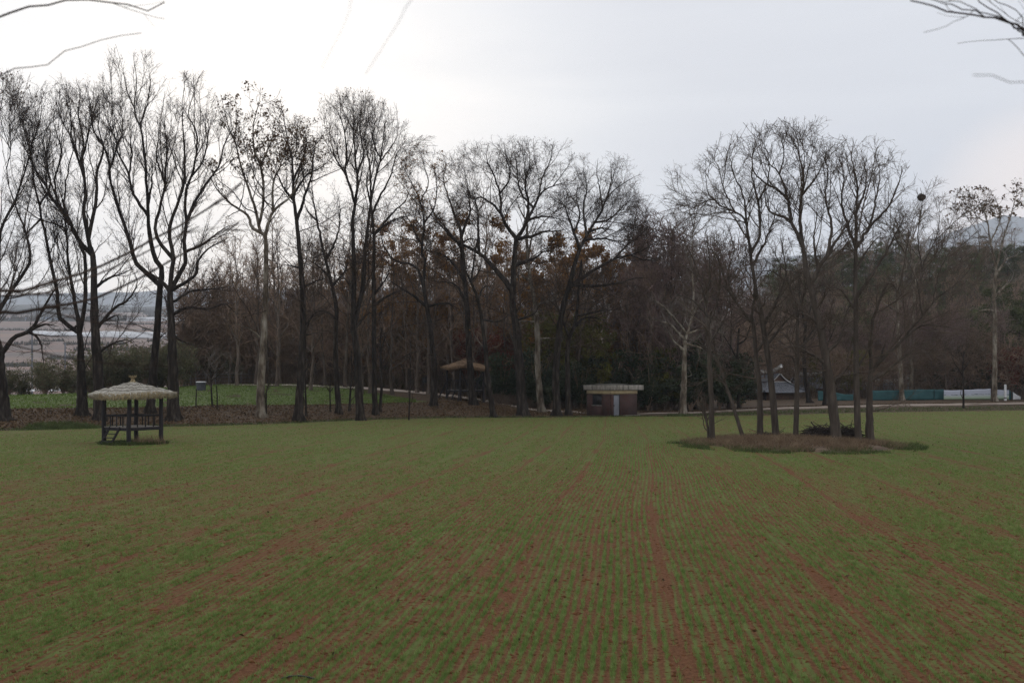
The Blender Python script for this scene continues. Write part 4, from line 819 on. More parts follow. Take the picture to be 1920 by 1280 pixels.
def proto_bush(seed, h, wd, mat, n, size, stems=9, name='evergreen_bush', lumps=16, flat=0.2, inner=0.55):
    """many-stemmed bush: leaf clusters carried on stems"""
    rng = np.random.default_rng(seed); root = empty(name); Ps, Rs, cl = [], [], []
    for i in range(stems):
        a = rng.uniform(0, 2 * math.pi); rr = wd * rng.uniform(0.15, 0.5); tip = np.array([math.cos(a) * rr, math.sin(a) * rr, h * rng.uniform(0.55, 1.0)])
        p = resample(np.array([[0, 0, -0.1], tip * [0.35, 0.35, 0.45] + rng.normal(0, 0.1, 3), tip]), 7); Ps.append(p); Rs.append(np.linspace(0.055, 0.012, 7) * h / 6)
        for q in range(max(2, lumps // stems + 1)):
            t = rng.uniform(0.3, 1.0); c = np.array([np.interp(t * 6, range(7), p[:, k]) for k in range(3)]); cl.append(c + rng.normal(0, 1, 3) * [wd * 0.13, wd * 0.13, h * 0.05])
    P = np.array(Ps); Rr = np.array(Rs)
    B1, r1 = spawn(P, Rr, rng, 2.0, 0.1, (wd * 0.12, wd * 0.34), (30, 70), 0.15, 0.2, 5, 0.02, 0.008)
    V, Q = tubes(P, Rr, 5); V2, Q2 = tubes(B1, r1, 3)
    np_mesh('trunk', np.vstack([V, V2]), np.vstack([Q, Q2 + len(V)]), M['twig_wood'], root, smooth=True)
    cl = np.array(cl); ci = rng.integers(0, len(cl), n); sz = rng.uniform(0.5, 1.2, len(cl))
    d = rng.normal(size=(n, 3)); d /= np.linalg.norm(d, axis=1, keepdims=True); rad = rng.uniform(inner, 1, n)[:, None]
    c = cl[ci] + d * rad * sz[ci][:, None] * np.array([wd * 0.2, wd * 0.2, h * 0.12])
    m2 = n // 5; bt = B1[:, -1][rng.integers(0, len(B1), m2)] + rng.normal(0, 0.15, (m2, 3)); c[:m2] = bt
    c[:, 2] = np.maximum(c[:, 2], 0.08)
    V, Q = leaf_quads(c, rng, size, flat); np_mesh('crown', V, Q, M[mat], root)
    return root
def proto_pine(seed, h, n_per=52, mat='leaf_pine', lean=0.06):
    rng = np.random.default_rng(seed); root = empty('pine_tree'); K = 20
    z = np.linspace(0, h, K); C = np.c_[np.cumsum(rng.normal(0, lean, (K, 2)), 0), z]; C[0, 2] = -0.2
    rad = np.linspace(0.2, 0.03, K) * h / 13; V, Q = tubes(C[None], rad[None], 7); Ps, Rs = [], []; leaf = []
    for i in range(60):
        t = rng.uniform(0.15, 1.0); p0 = np.array([np.interp(t * (K - 1), range(K), C[:, k]) for k in range(3)]); a = rng.uniform(0, 2 * math.pi); L = h * (0.07 + 0.24 * (1 - t) ** 0.45) * rng.uniform(0.6, 1.1)
        e = p0 + np.array([math.cos(a) * L, math.sin(a) * L, L * rng.uniform(0.0, 0.35)]); mid = (p0 + e) / 2 + rng.normal(0, 0.08, 3); mid[2] -= 0.08 * L
        p = resample(np.array([p0, mid, e]), 6); Ps.append(p); Rs.append(np.linspace(0.05, 0.012, 6))
        for q in range(5):
            s = rng.uniform(0.45, 1.05); c = p0 + (e - p0) * s + rng.normal(0, 1, 3) * [0.18 * L, 0.18 * L, 0.05 * L]
            k = n_per // 2; leaf.append(c + rng.normal(0, 1, (k, 3)) * np.array([0.36, 0.36, 0.22]))
    V2, Q2 = tubes(np.array(Ps), np.array(Rs), 4); np_mesh('trunk', np.vstack([V, V2]), np.vstack([Q, Q2 + len(V)]), M['bark_isl'], root, smooth=True)
    V, Q = leaf_quads(np.vstack(leaf), rng, 0.2, 0.3); np_mesh('crown', V, Q, M[mat], root); return root
KIND = {
    'bareA': [proto_bare(101, 15, 'twig_wood'), proto_bare(102, 16.5, 'twig_wood', sty='upright'), proto_bare(103, 14, 'twig_wood', 1.1), proto_bare(104, 17, 'twig_wood', 0.9, 'upright')],
    'purple': [proto_bare(111, 12, 'twig_red', 1.5, spread=1.2, r=0.13), proto_bare(112, 11, 'twig_red', 1.5, spread=1.25, r=0.12)],
    'oakleaf': [proto_bare(121, 17, 'twig_wood', 1.0, leaves=3600, leafmat='leaf_oak', leafsize=0.24), proto_bare(122, 15, 'twig_wood', 1.0, leaves=3000, leafmat='leaf_oak', leafsize=0.24, spread=1.15)],
    'maple': [proto_bare(131, 7.5, 'twig_red', 1.2, leaves=2400, leafmat='leaf_maple', leafsize=0.2, spread=1.4, r=0.09), proto_bare(132, 6.5, 'twig_red', 1.2, leaves=2000, leafmat='leaf_maple', leafsize=0.2, spread=1.5, r=0.08)],
    'olive': [proto_bare(141, 9, 'twig_wood', 1.2, leaves=2400, leafmat='leaf_olive', leafsize=0.22, spread=1.3, r=0.1)],
    'ever': [proto_bush(151, 6.5, 5.5, 'leaf_ever', 5200, 0.24, 10), proto_bush(152, 5.0, 5.0, 'leaf_ever', 4600, 0.22, 9)],
    'bamboo': [proto_bush(161, 5.2, 4.2, 'leaf_bamboo', 4200, 0.17, 26, 'bamboo_clump', 60, 0.1, 0.1), proto_bush(162, 4.4, 3.6, 'leaf_bamboo', 3600, 0.17, 22, 'bamboo_clump', 50, 0.1, 0.1)],
    'pine': [proto_pine(171, 13), proto_pine(172, 11.5), proto_pine(173, 14.5, lean=0.1)],
    'thicket': [proto_bare(181, 4.5, 'twig_wood', 1.8, spread=1.7, r=0.05), proto_bare(182, 3.8, 'twig_wood', 1.9, spread=1.8, r=0.05)],
}
NAME = dict(bareA='wood_tree', purple='wood_tree', oakleaf='oak_tree', maple='maple_tree', olive='small_tree', ever='evergreen_bush', bamboo='bamboo_clump', pine='pine_tree', thicket='bare_bush')
used = {k: [False] * len(v) for k, v in KIND.items()}
prng = random.Random(7)
def place(kind, u, D, s, label, cat, group, var=None, sz=None):
    v = prng.randrange(len(KIND[kind])) if var is None else var % len(KIND[kind])
    src = KIND[kind][v]
    if not used[kind][v]:
        o = src; used[kind][v] = True
    else:
        o = src.copy(); COL.objects.link(o)
        for ch in list(src.children):
            c = ch.copy(); COL.objects.link(c); c.parent = o
    x = gx(u, D); o.name = NAME[kind]
    o.location = (x, D, gz(x, D) - 0.05); o.rotation_euler = (0, 0, prng.uniform(0, 6.28)); zs = sz or s * prng.uniform(0.93, 1.08); o.scale = (s, s, zs)
    tag(o, label, cat, group); return o
def scatter(kind, n, u0, u1, d0, d1, s0, s1, label, cat, group):
    for i in range(n):
        u = u0 + (u1 - u0) * (i + prng.uniform(0.0, 1.0)) / n
        place(kind, u, prng.uniform(d0, d1), prng.uniform(s0, s1), label, cat, group, var=i)
# left: bamboo beyond the crest
scatter('bamboo', 8, -30, 150, 100, 108, 0.6, 0.85, 'low grey green bamboo clump on the slope beyond the far left meadow', 'bamboo', 'low bamboo beyond the far left meadow')
scatter('bamboo', 14, 160, 350, 108, 118, 0.95, 1.25, 'tall grey green bamboo clump behind the straw pavilion and meadow', 'bamboo', 'tall bamboo behind the pavilion')
scatter('bamboo', 6, 345, 470, 118, 128, 0.9, 1.15, 'grey green bamboo clump beyond the white topped well', 'bamboo', 'bamboo beyond the well')
# grey wood on the left and centre
scatter('bareA', 24, 345, 600, 121, 150, 0.85, 1.2, 'bare grey tree in the thin left part of the wood behind the meadow', 'tree', 'bare trees of the left wood')
scatter('thicket', 34, 350, 640, 119, 132, 1.0, 1.9, 'bare grey bush at the foot of the left wood behind the path', 'bush', 'bare bushes of the left wood')
scatter('bareA', 18, 350, 600, 117, 135, 0.85, 1.1, 'bare grey tree just behind the wire fence and crest path', 'tree', 'bare trees behind the crest path')
scatter('thicket', 44, 345, 640, 117, 140, 1.5, 2.6, 'tall tangled bare bush filling the left wood behind the crest path', 'bush', 'tall bare bushes of the left wood')
scatter('bareA', 46, 590, 1010, 119, 158, 1.05, 1.4, 'bare grey tree deep in the middle of the wood behind the path', 'tree', 'bare trees of the middle wood')
scatter('thicket', 52, 630, 1000, 118, 134, 1.1, 2.1, 'bare grey bush under the trees in the middle of the wood', 'bush', 'bare bushes of the middle wood')
scatter('olive', 8, 680, 850, 121, 127, 0.5, 0.75, 'small yellow green tree in the shade behind the notice board', 'tree', 'small green trees behind the notice board')
scatter('maple', 9, 590, 800, 121, 128, 0.75, 1.0, 'small red leaved maple behind the path in the left half of the wood', 'tree', 'red maples behind the path')
scatter('maple', 8, 870, 965, 112, 119, 0.9, 1.15, 'red leaved maple beside the straw roofed shelter', 'tree', 'red maples by the shelter')
scatter('oakleaf', 20, 640, 970, 118, 140, 0.9, 1.2, 'oak with thin brown leaves above the straw roofed shelter', 'tree', 'brown oaks above the shelter')
scatter('bareA', 50, 430, 1260, 165, 250, 0.85, 1.15, 'bare tree far back in the wood, on the rise behind the middle', 'tree', 'bare trees far back in the wood')
scatter('thicket', 40, 450, 1010, 134, 165, 1.3, 2.3, 'bare bush in the depth of the middle wood', 'bush', 'bare bushes deep in the wood')
scatter('bareA', 30, 440, 1260, 103.5, 118.5, 1.0, 1.3, 'tall bare grey tree close behind the dark tree row at the wood edge', 'tree', 'bare trees at the front of the wood')
# brown oaks and evergreens round the hut
scatter('oakleaf', 14, 985, 1240, 106, 122, 0.92, 1.18, 'brown leaved oak behind the brick hut', 'tree', 'brown oaks behind the hut')
scatter('olive', 9, 990, 1130, 104, 110, 0.8, 1.1, 'yellow green tree in the dark wood left of the brick hut', 'tree', 'yellow green trees left of the hut')
place('olive', 1245, 104, 0.75, 'yellow green small tree right of the brick hut, before dark evergreens', 'tree', None)
scatter('ever', 12, 1000, 1240, 103, 110, 0.8, 1.15, 'dark evergreen bush round the back of the brick hut', 'bush', 'evergreens round the hut')
scatter('ever', 11, 1225, 1400, 101, 110, 0.85, 1.2, 'dark evergreen bush between the brick hut and the tiled house', 'bush', 'evergreens between hut and house')
scatter('ever', 12, 900, 1090, 108, 116, 0.6, 0.9, 'dark evergreen bush under the oaks left of the brick hut', 'bush', 'evergreens under the oaks')
scatter('bareA', 22, 1000, 1260, 124, 160, 0.95, 1.25, 'bare grey tree behind the brown oaks in line with the brick hut', 'tree', 'bare trees behind the brown oaks')
scatter('purple', 18, 1190, 1370, 103, 118, 1.3, 1.75, 'purplish twiggy bare tree between the brick hut and the tiled house', 'tree', 'purplish trees right of the hut')
# wooded hill on the right
scatter('bareA', 40, 1240, 1920, 140, 185, 0.85, 1.1, 'bare brown tree on the lower slope behind the tiled house and fence', 'tree', 'bare trees of the lower slope')
scatter('bareA', 90, 1340, 2000, 186, 262, 0.75, 1.0, 'bare brown tree high on the wooded hill at the right', 'tree', 'bare trees of the upper hill')
scatter('pine', 70, 1440, 2010, 215, 268, 0.62, 0.9, 'green pine on the crest of the wooded hill at the right', 'tree', 'pines on the hill crest')
scatter('pine', 26, 1560, 1990, 150, 190, 0.75, 1.0, 'green pine halfway up the wooded hill at the right', 'tree', 'pines halfway up the hill')
scatter('pine', 5, 1855, 1985, 132, 146, 0.95, 1.25, 'dark pine close behind the pale plane tree at the right edge', 'tree', 'dark pines at the right edge')
scatter('ever', 6, 1780, 1990, 132, 142, 0.8, 1.2, 'dark evergreen bush behind the white banner at the right edge', 'bush', 'evergreens at the right edge')
scatter('purple', 22, 1530, 1880, 130, 146, 0.8, 1.15, 'purplish bare tree behind the teal fence', 'tree', 'purplish trees behind the fence')
scatter('maple', 4, 1860, 1960, 127, 132, 0.7, 0.95, 'red leaved small maple by the right end of the fence', 'tree', 'red maples at the fence end')
scatter('thicket', 34, 1380, 1960, 128, 140, 1.1, 2.0, 'bare brown bush behind the tiled house and the teal fence', 'bush', 'bare bushes behind the fence')
scatter('thicket', 40, 1420, 2010, 232, 262, 1.2, 2.2, 'bare bush along the crest of the wooded hill', 'bush', 'bare bushes on the hill crest')
scatter('olive', 4, 1520, 1640, 130, 136, 0.5, 0.7, 'small yellowish tree between the tiled house and the teal fence', 'tree', 'yellowish trees by the house')
scatter('bareA', 16, 1180, 1420, 165, 215, 0.75, 0.95, 'bare tree on the gap slope far behind the tiled house', 'tree', 'bare trees of the gap slope')
for k in KIND:
    for v, f in zip(KIND[k], used[k]):
        if not f:
            for c in list(v.children): bpy.data.objects.remove(c)
            bpy.data.objects.remove(v)
# ------------------------------------------------------------------ straw roofed pavilions
def thatch_roof(parent, half, z_eave, z_top, seed, mat, fringe_mat, rot=0.0, knot=True, thick=0.30):
    rng = np.random.default_rng(seed); rough = 1.0 if knot else 2.4; A_, Rn = 72, 20; V = []
    th = np.linspace(0, 2 * math.pi, A_, endpoint=False) + rot
    ca, sa = np.cos(th - rot), np.sin(th - rot); sq = 1.0 / (np.abs(ca) ** 5 + np.abs(sa) ** 5) ** (1 / 5)   # rounded square outline
    low = np.interp(th - rot, np.linspace(0, 2 * math.pi, 13), np.r_[rng.normal(0, 0.05 * rough, 12), 0]); ext = 1 + rng.normal(0, 0.012 * rough, A_)
    for i in range(Rn):
        f = i / (Rn - 1); r = half * f * sq * ext
        z = z_eave + thick + (z_top - z_eave - thick) * (1 - f ** 0.80)
        step = 0.045 * ((f * 5) % 1.0)                                # straw courses
        z = z + 0.03 - step + rng.normal(0, 0.013 * rough, A_) + low * f ** 3 - 0.10 * f ** 6
        V.append(np.c_[np.cos(th) * r, np.sin(th) * r, np.broadcast_to(z, A_)])
    r = half * sq * ext
    for fr, dz in ((1.015, -0.10), (1.0, -thick * 0.75), (0.93, -thick)):
        V.append(np.c_[np.cos(th) * r * fr, np.sin(th) * r * fr, V[Rn - 1][:, 2] + dz + rng.normal(0, 0.025, A_)])
    V.append(np.c_[np.cos(th) * r * 0.1, np.sin(th) * r * 0.1, np.full(A_, z_eave + 0.35)])
    n = len(V); V = np.vstack(V); i, j = np.meshgrid(np.arange(n - 1), np.arange(A_), indexing='ij'); j2 = (j + 1) % A_
    Q = np.stack([i * A_ + j, i * A_ + j2, (i + 1) * A_ + j2, (i + 1) * A_ + j], -1).reshape(-1, 4)
    rf = np_mesh('roof', V, Q, M[mat], parent, smooth=True)
    # straw ends along the eave
    nS = 2600; k = rng.uniform(0, A_, nS); a = k / A_ * 2 * math.pi; c_, s_ = np.cos(a), np.sin(a); q = 1.0 / (np.abs(c_) ** 5 + np.abs(s_) ** 5) ** (1 / 5)
    rr = half * q * rng.uniform(0.93, 1.03, nS); zt = np.interp(k, range(A_), V[(Rn - 1) * A_:Rn * A_, 2], period=A_) + rng.uniform(-0.12, 0.05, nS)
    d = np.c_[np.cos(a + rot), np.sin(a + rot), np.zeros(nS)]; top = d * rr[:, None]; top[:, 2] = zt
    ln = rng.uniform(0.08, 0.27, nS); bot = top + d * (ln * rng.uniform(0.0, 0.5, nS))[:, None] + rng.normal(0, 0.03, (nS, 3)); bot[:, 2] = zt - ln
    side = np.c_[-d[:, 1], d[:, 0], np.zeros(nS)] * 0.014
    VV = np.stack([top - side, top + side, bot + side * 0.4, bot - side * 0.4], 1).reshape(-1, 3)
    np_mesh('fringe', VV, np.arange(nS * 4).reshape(-1, 4), M[fringe_mat], rf)
    if knot:
        mb = MB(); mb.tube([(0, 0, z_top - 0.12), (0, 0, z_top + 0.03), (0, 0, z_top + 0.13), (0, 0, z_top + 0.24)], [0.20, 0.10, 0.08, 0.17], 10)
        for s in range(70):
            aa = rng.uniform(0, 6.28); l = rng.uniform(0.05, 0.12); mb.tube([(math.cos(aa) * 0.06, math.sin(aa) * 0.06, z_top + 0.14), (math.cos(aa) * (0.1 + l), math.sin(aa) * (0.1 + l), z_top + 0.2 + rng.uniform(0, 0.1))], [0.014, 0.008], 4)
        mb.build('topknot', M['straw_tan'], rf, smooth=True)
        mb = MB()
        for f in (0.35, 0.58, 0.8):                                     # straw ropes over the thatch
            idx = int(f * (Rn - 1)) * A_; ring = V[idx:idx + A_] + [0, 0, 0.03]; mb.tube(np.vstack([ring, ring[:1]]) + rng.normal(0, 0.012, (A_ + 1, 3)), 0.011, 5)
        mb.build('rope', M['timber'], rf)
    return rf
def pavilion(name, loc, rz, half, hs, label, mats, seed, knot=True, brace=False, roof_half=1.75):
    """hs = (floor, rail, eave, top)"""
    fl, rl, ev, tp = hs; root = empty(name, loc, rz); tag(root, label, 'pavilion')
    rng = np.random.default_rng(seed)
    for sx, sy in ((-1, -1), (1, -1), (1, 1), (-1, 1)):
        mb = MB(); w = rng.normal(0, 0.015, (4, 2)); mb.tube([(sx * half + w[i, 0], sy * half + w[i, 1], z) for i, z in enumerate((-0.15, fl, 1.7, ev + 0.3))], [0.12, 0.112, 0.108, 0.10], 10); mb.build('post', M['timber'], root, smooth=True)
    mb = MB()
    for k in range(12):
        y = -half + (k + 0.5) * 2 * half / 12; mb.box((0, y, fl), (2 * half + 0.1, 2 * half / 12 - 0.008, 0.04))
    mb.build('floor', M['floorboard'], root)
    mb = MB()
    for s in (-1, 1):
        mb.box((0, s * half, fl - 0.10), (2 * half, 0.10, 0.15)); mb.box((s * half, 0, fl - 0.105), (0.10, 2 * half - 0.105, 0.15))
    mb.build('floor_beam', M['timber'], root, bevel=0.01); mb = MB()
    for s in (-1, 1): mb.box((0, s * half, ev + 0.12), (2 * half + 0.5, 0.10, 0.12)); mb.box((s * half, 0, ev + 0.22), (0.10, 2 * half + 0.5, 0.12))
    mb.build('roof_beam', M['timber'], root, bevel=0.01)
    # open front side: left-front edge is the entrance (x = -half) with a short rail on the far part
    for side, (ax, s, full) in enumerate((('x', -1, True), ('x', 1, True), ('y', 1, True), ('y', -1, True))):
        mb = MB(); n = 3
        span = np.linspace(-half, half, n + 2) if full else np.linspace(0.0, half, 4)
        P_ = lambda t, z: (t, s * half, z) if ax == 'x' else (s * half, t, z)
        mb.bar(P_(span[0], rl), P_(span[-1], rl), 0.075); 
        for t in span[1:-1]: mb.bar(P_(t, fl), P_(t, rl), 0.085, 0.05)
        if not full: mb.bar(P_(span[0], fl), P_(span[0], rl), 0.085, 0.06)
        mb.build('railing', M['timber'], root)
    lad = MB(); y0, y1 = -0.30 * half, 0.5 * half
    for y in (y0, y1): lad.bar((-half - 0.02, y, fl + 0.0), (-half - 0.62, y, -0.05), 0.15, 0.10)
    for k in range(4):
        t = (k + 0.7) / 4.6; lad.box((-half - 0.02 - 0.6 * t, (y0 + y1) / 2, fl * (1 - t) - 0.02), (0.14, y1 - y0 - 0.09, 0.035))
    lad.build('ladder', M['timber'], root)
    if brace:
        for sx, sy in ((-1, -1), (1, -1), (-1, 1)):
            mb = MB(); mb.bar((sx * half, sy * half, 2.1), (sx * (half + 0.75), sy * (half + 0.75), 0.0), 0.13); mb.build('brace', M['timber'], root)
        mb = MB(); mb.bar((-half, -half, ev), (half * 0.2, -half, 0.2), 0.13); mb.bar((half, -half, ev), (-half * 0.2, -half, 0.2), 0.13); mb.build('brace', M['timber'], root)
    thatch_roof(root, roof_half, ev, tp, seed, mats[0], mats[1], 0.0, knot)
    return root
# corner-on to the viewer: square turned 45 degrees less a little
pavilion('straw_pavilion', (gx(249, 52.6), 52.6, 0.0), R(45 - 7 + 20.8), 1.0, (0.88, 1.47, 2.42, 3.28), 'small open pavilion with grey thatched hat roof standing in the wheat', ('thatch', 'straw_tan'), 21, True, False, 1.78)
px_, pd = gx(872, 104.5), 104.5
pavilion('straw_shelter', (px_, pd, gz(px_, pd) - 0.1), R(45 - 14 + 2.7), 1.4, (1.2, 2.2, 3.3, 4.5), 'dark timber shelter with ragged brown straw roof among the trees', ('straw_brown', 'straw_brown'), 33, False, True, 2.2)
# weeds round the pavilion foot
def blades(name, n, posf, rng, hh, ww, mat, lean=0.5, kind='stuff', label=None, cat=None):
    p = posf(n); n = len(p); a = rng.uniform(0, 2 * math.pi, n); h = rng.uniform(hh[0], hh[1], n); w = rng.uniform(ww[0], ww[1], n)
    s = np.c_[np.cos(a), np.sin(a), np.zeros(n)] * w[:, None] / 2; d = rng.normal(0, lean, (n, 3)) * h[:, None]; d[:, 2] = h
    V = np.stack([p - s, p + s, p + d], 1).reshape(-1, 3)
    o = np_mesh(name, V, None, M[mat], tris=np.arange(n * 3).reshape(-1, 3)); tag(o, label, cat, kind=kind); return o
rw = np.random.default_rng(8)
def ell(cx, cy, rx, ry, z=None):
    def f(n):
        a = rw.uniform(0, 6.283, n); r = np.sqrt(rw.random(n)); x = cx + np.cos(a) * r * rx; y = cy + np.sin(a) * r * ry
        return np.c_[x, y, (ground_z(x, y) if z is None else np.full(n, z)) - 0.005]
    return f
pc = gx(249, 52.6)
blades('pavilion_weeds', 2600, ell(pc + 0.25, 52.0, 1.75, 1.3, 0.0), rw, (0.08, 0.22), (0.05, 0.10), 'wild_grass', 0.8, label='dark green weeds growing under the straw pavilion', cat='weeds')
blades('dry_stalks', 260, ell(pc + 1.2, 51.7, 0.9, 0.6, 0.0), rw, (0.25, 0.6), (0.02, 0.04), 'dry_grass', 0.25, label='dry tan stalks beside the right post of the pavilion', cat='weeds')

# ------------------------------------------------------------------ brick hut
def wall_uv(o, sx=1.0):
    me = o.data; uv = me.uv_layers.new(name='uv')
    for p in me.polygons:
        for li in p.loop_indices:
            v = me.vertices[me.loops[li].vertex_index].co; n = p.normal
            uv.data[li].uv = ((v.y if abs(n.x) > 0.5 else v.x), v.z)
D = 94.5; hx = gx(1147, 92.6); ang = R(41)
hut = empty('brick_hut', (hx, 92.6, 0.0), ang); tag(hut, 'small brick hut with flat concrete roof and grey steel door', 'hut')
# local frame: near corner at origin, +x along the right wall, +y along the left wall
LX, LY = 3.5, 3.25
wl = MB()
zb, zt = -0.1, 2.08
wl.box((0.28, 0.11, (zb + zt) / 2), (0.56 - 0.22, 0.22, zt - zb)) if False else None
# right wall (y = 0 plane) with door opening 0.28..1.16
wl.box((0.14, 0.11, (zb + zt) / 2), (0.28, 0.22, zt - zb)); wl.box(((1.16 + LX) / 2, 0.11, (zb + zt) / 2), (LX - 1.16, 0.22, zt - zb))
# left wall (x = 0 plane) with window opening y 1.30..2.55, z 1.0..2.08
wl.box((0.11, (0.22 + 1.30) / 2, (zb + zt) / 2), (0.22, 1.08, zt - zb)); wl.box((0.11, (2.55 + LY) / 2, (zb + zt) / 2), (0.22, LY - 2.55, zt - zb)); wl.box((0.11, 1.925, (zb + 1.0) / 2), (0.22, 1.25, 1.0 - zb))
wl.box((LX - 0.11, LY / 2 + 0.11, (zb + zt) / 2), (0.22, LY - 0.22, zt - zb)); wl.box((LX / 2, LY - 0.11, (zb + zt) / 2), (LX - 0.45, 0.22, zt - zb))
w_ = wl.build('wall', M['brick'], hut); wall_uv(w_)
mb = MB(); zz = (2.08, 2.42); hb = (zz[0] + zz[1]) / 2
mb.box((LX / 2, 0.10, hb), (LX + 0.06, 0.26, zz[1] - zz[0])); mb.box((0.10, LY / 2 + 0.115, hb), (0.26, LY - 0.23, zz[1] - zz[0])); mb.box((LX - 0.1, LY / 2 + 0.115, hb), (0.26, LY - 0.23, zz[1] - zz[0])); mb.box((LX / 2, LY - 0.1, hb), (LX - 0.5, 0.26, zz[1] - zz[0]))
mb.build('band', M['cream'], hut)
mb = MB(); mb.box((LX / 2 + 0.28, LY / 2 + 0.05, 2.68), (LX + 0.92, LY + 0.5, 0.47)); rf = mb.build('roof', M['concrete'], hut, bevel=0.03)
mb = MB(); rg = np.random.default_rng(2); n = 9; xs = np.linspace(-0.12, LX + 0.68, n); ys = np.linspace(-0.14, LY + 0.24, n); XX, YY = np.meshgrid(xs, ys); ZZ = 2.92 + 0.16 * np.cos((XX - LX / 2) / (LX + 1.0) * math.pi) * np.cos((YY - LY / 2) / (LY + 0.8) * math.pi) + rg.normal(0, 0.015, XX.shape)
i, j = np.meshgrid(np.arange(n - 1), np.arange(n - 1), indexing='ij'); a = i * n + j
np_mesh('screed', np.stack([XX, YY, ZZ], -1).reshape(-1, 3), np.stack([a, a + 1, a + n + 1, a + n], -1).reshape(-1, 4), M['mossy'], rf, smooth=True)
mb = MB(); mb.box((0.72, 0.12, 1.0), (0.80, 0.05, 1.98)); dr = mb.build('door', M['steel_door'], hut, bevel=0.006)
mb = MB(); mb.box((0.30, 0.12, 1.04), (0.035, 0.12, 2.06)); mb.box((1.14, 0.12, 1.04), (0.035, 0.12, 2.06)); mb.box((0.72, 0.12, 2.035), (0.80, 0.12, 0.08)); mb.build('frame', M['dark_metal'], dr)
mb = MB(); mb.box((0.41, 0.075, 1.0), (0.035, 0.04, 0.16)); mb.build('handle', M['dark_metal'], dr)
mb = MB(); mb.box((0.13, 1.925, 1.54), (0.03, 1.22, 1.04)); wn = mb.build('window', M['dark_metal'], hut)
mb = MB(); mb.box((0.10, 1.925, 1.54), (0.06, 0.05, 1.06)); mb.box((0.10, 1.33, 1.54), (0.08, 0.05, 1.06)); mb.box((0.10, 2.52, 1.54), (0.08, 0.05, 1.06)); mb.build('frame', M['dark_metal'], wn)
mb = MB(); mb.box((0.02, 1.925, 0.99), (0.16, 1.34, 0.06)); mb.build('sill', M['concrete'], wn)
mb = MB(); mb.box((2.4, -0.35, 0.03), (2.0, 0.6, 0.12)); mb.build('step', M['concrete'], hut, bevel=0.02)

# ------------------------------------------------------------------ tiled hanok houses
def tile_slope(mb, a, b, c, d, n, sag=0.12, th=0.05, ridge=0.045):
    """tiled roof plane between eave a-b and top d-c, with rows of half-round tiles running up the slope"""
    a, b, c, d = [np.array(v, float) for v in (a, b, c, d)]; m = n * 4 + 1; k = 7; V = []
    nrm = np.cross(b - a, d - a); nrm /= np.linalg.norm(nrm)
    for i in range(k):
        f = i / (k - 1)
        for j in range(m):
            g = j / (m - 1); p = (a + (b - a) * g) * (1 - f) + (d + (c - d) * g) * f
            lift = 0.16 * (abs(g - 0.5) * 2) ** 4 * (1 - f)
            V.append(p + nrm * (ridge * (0.5 + 0.5 * math.cos(g * n * 2 * math.pi)) ** 2) - np.array([0, 0, sag * math.sin(f * math.pi) - lift]))
    V = np.array(V); i, j = np.meshgrid(np.arange(k - 1), np.arange(m - 1), indexing='ij'); q = i * m + j
    mb.add(V, np.stack([q, q + 1, q + m + 1, q + m], -1).reshape(-1, 4)); V2 = V - nrm * th
    mb.add(V2, np.stack([q, q + m, q + m + 1, q + 1], -1).reshape(-1, 4))
    e = np.arange(m - 1); mb.add(np.vstack([V[:m], V2[:m]]), np.stack([e, e + m, e + m + 1, e + 1], -1))
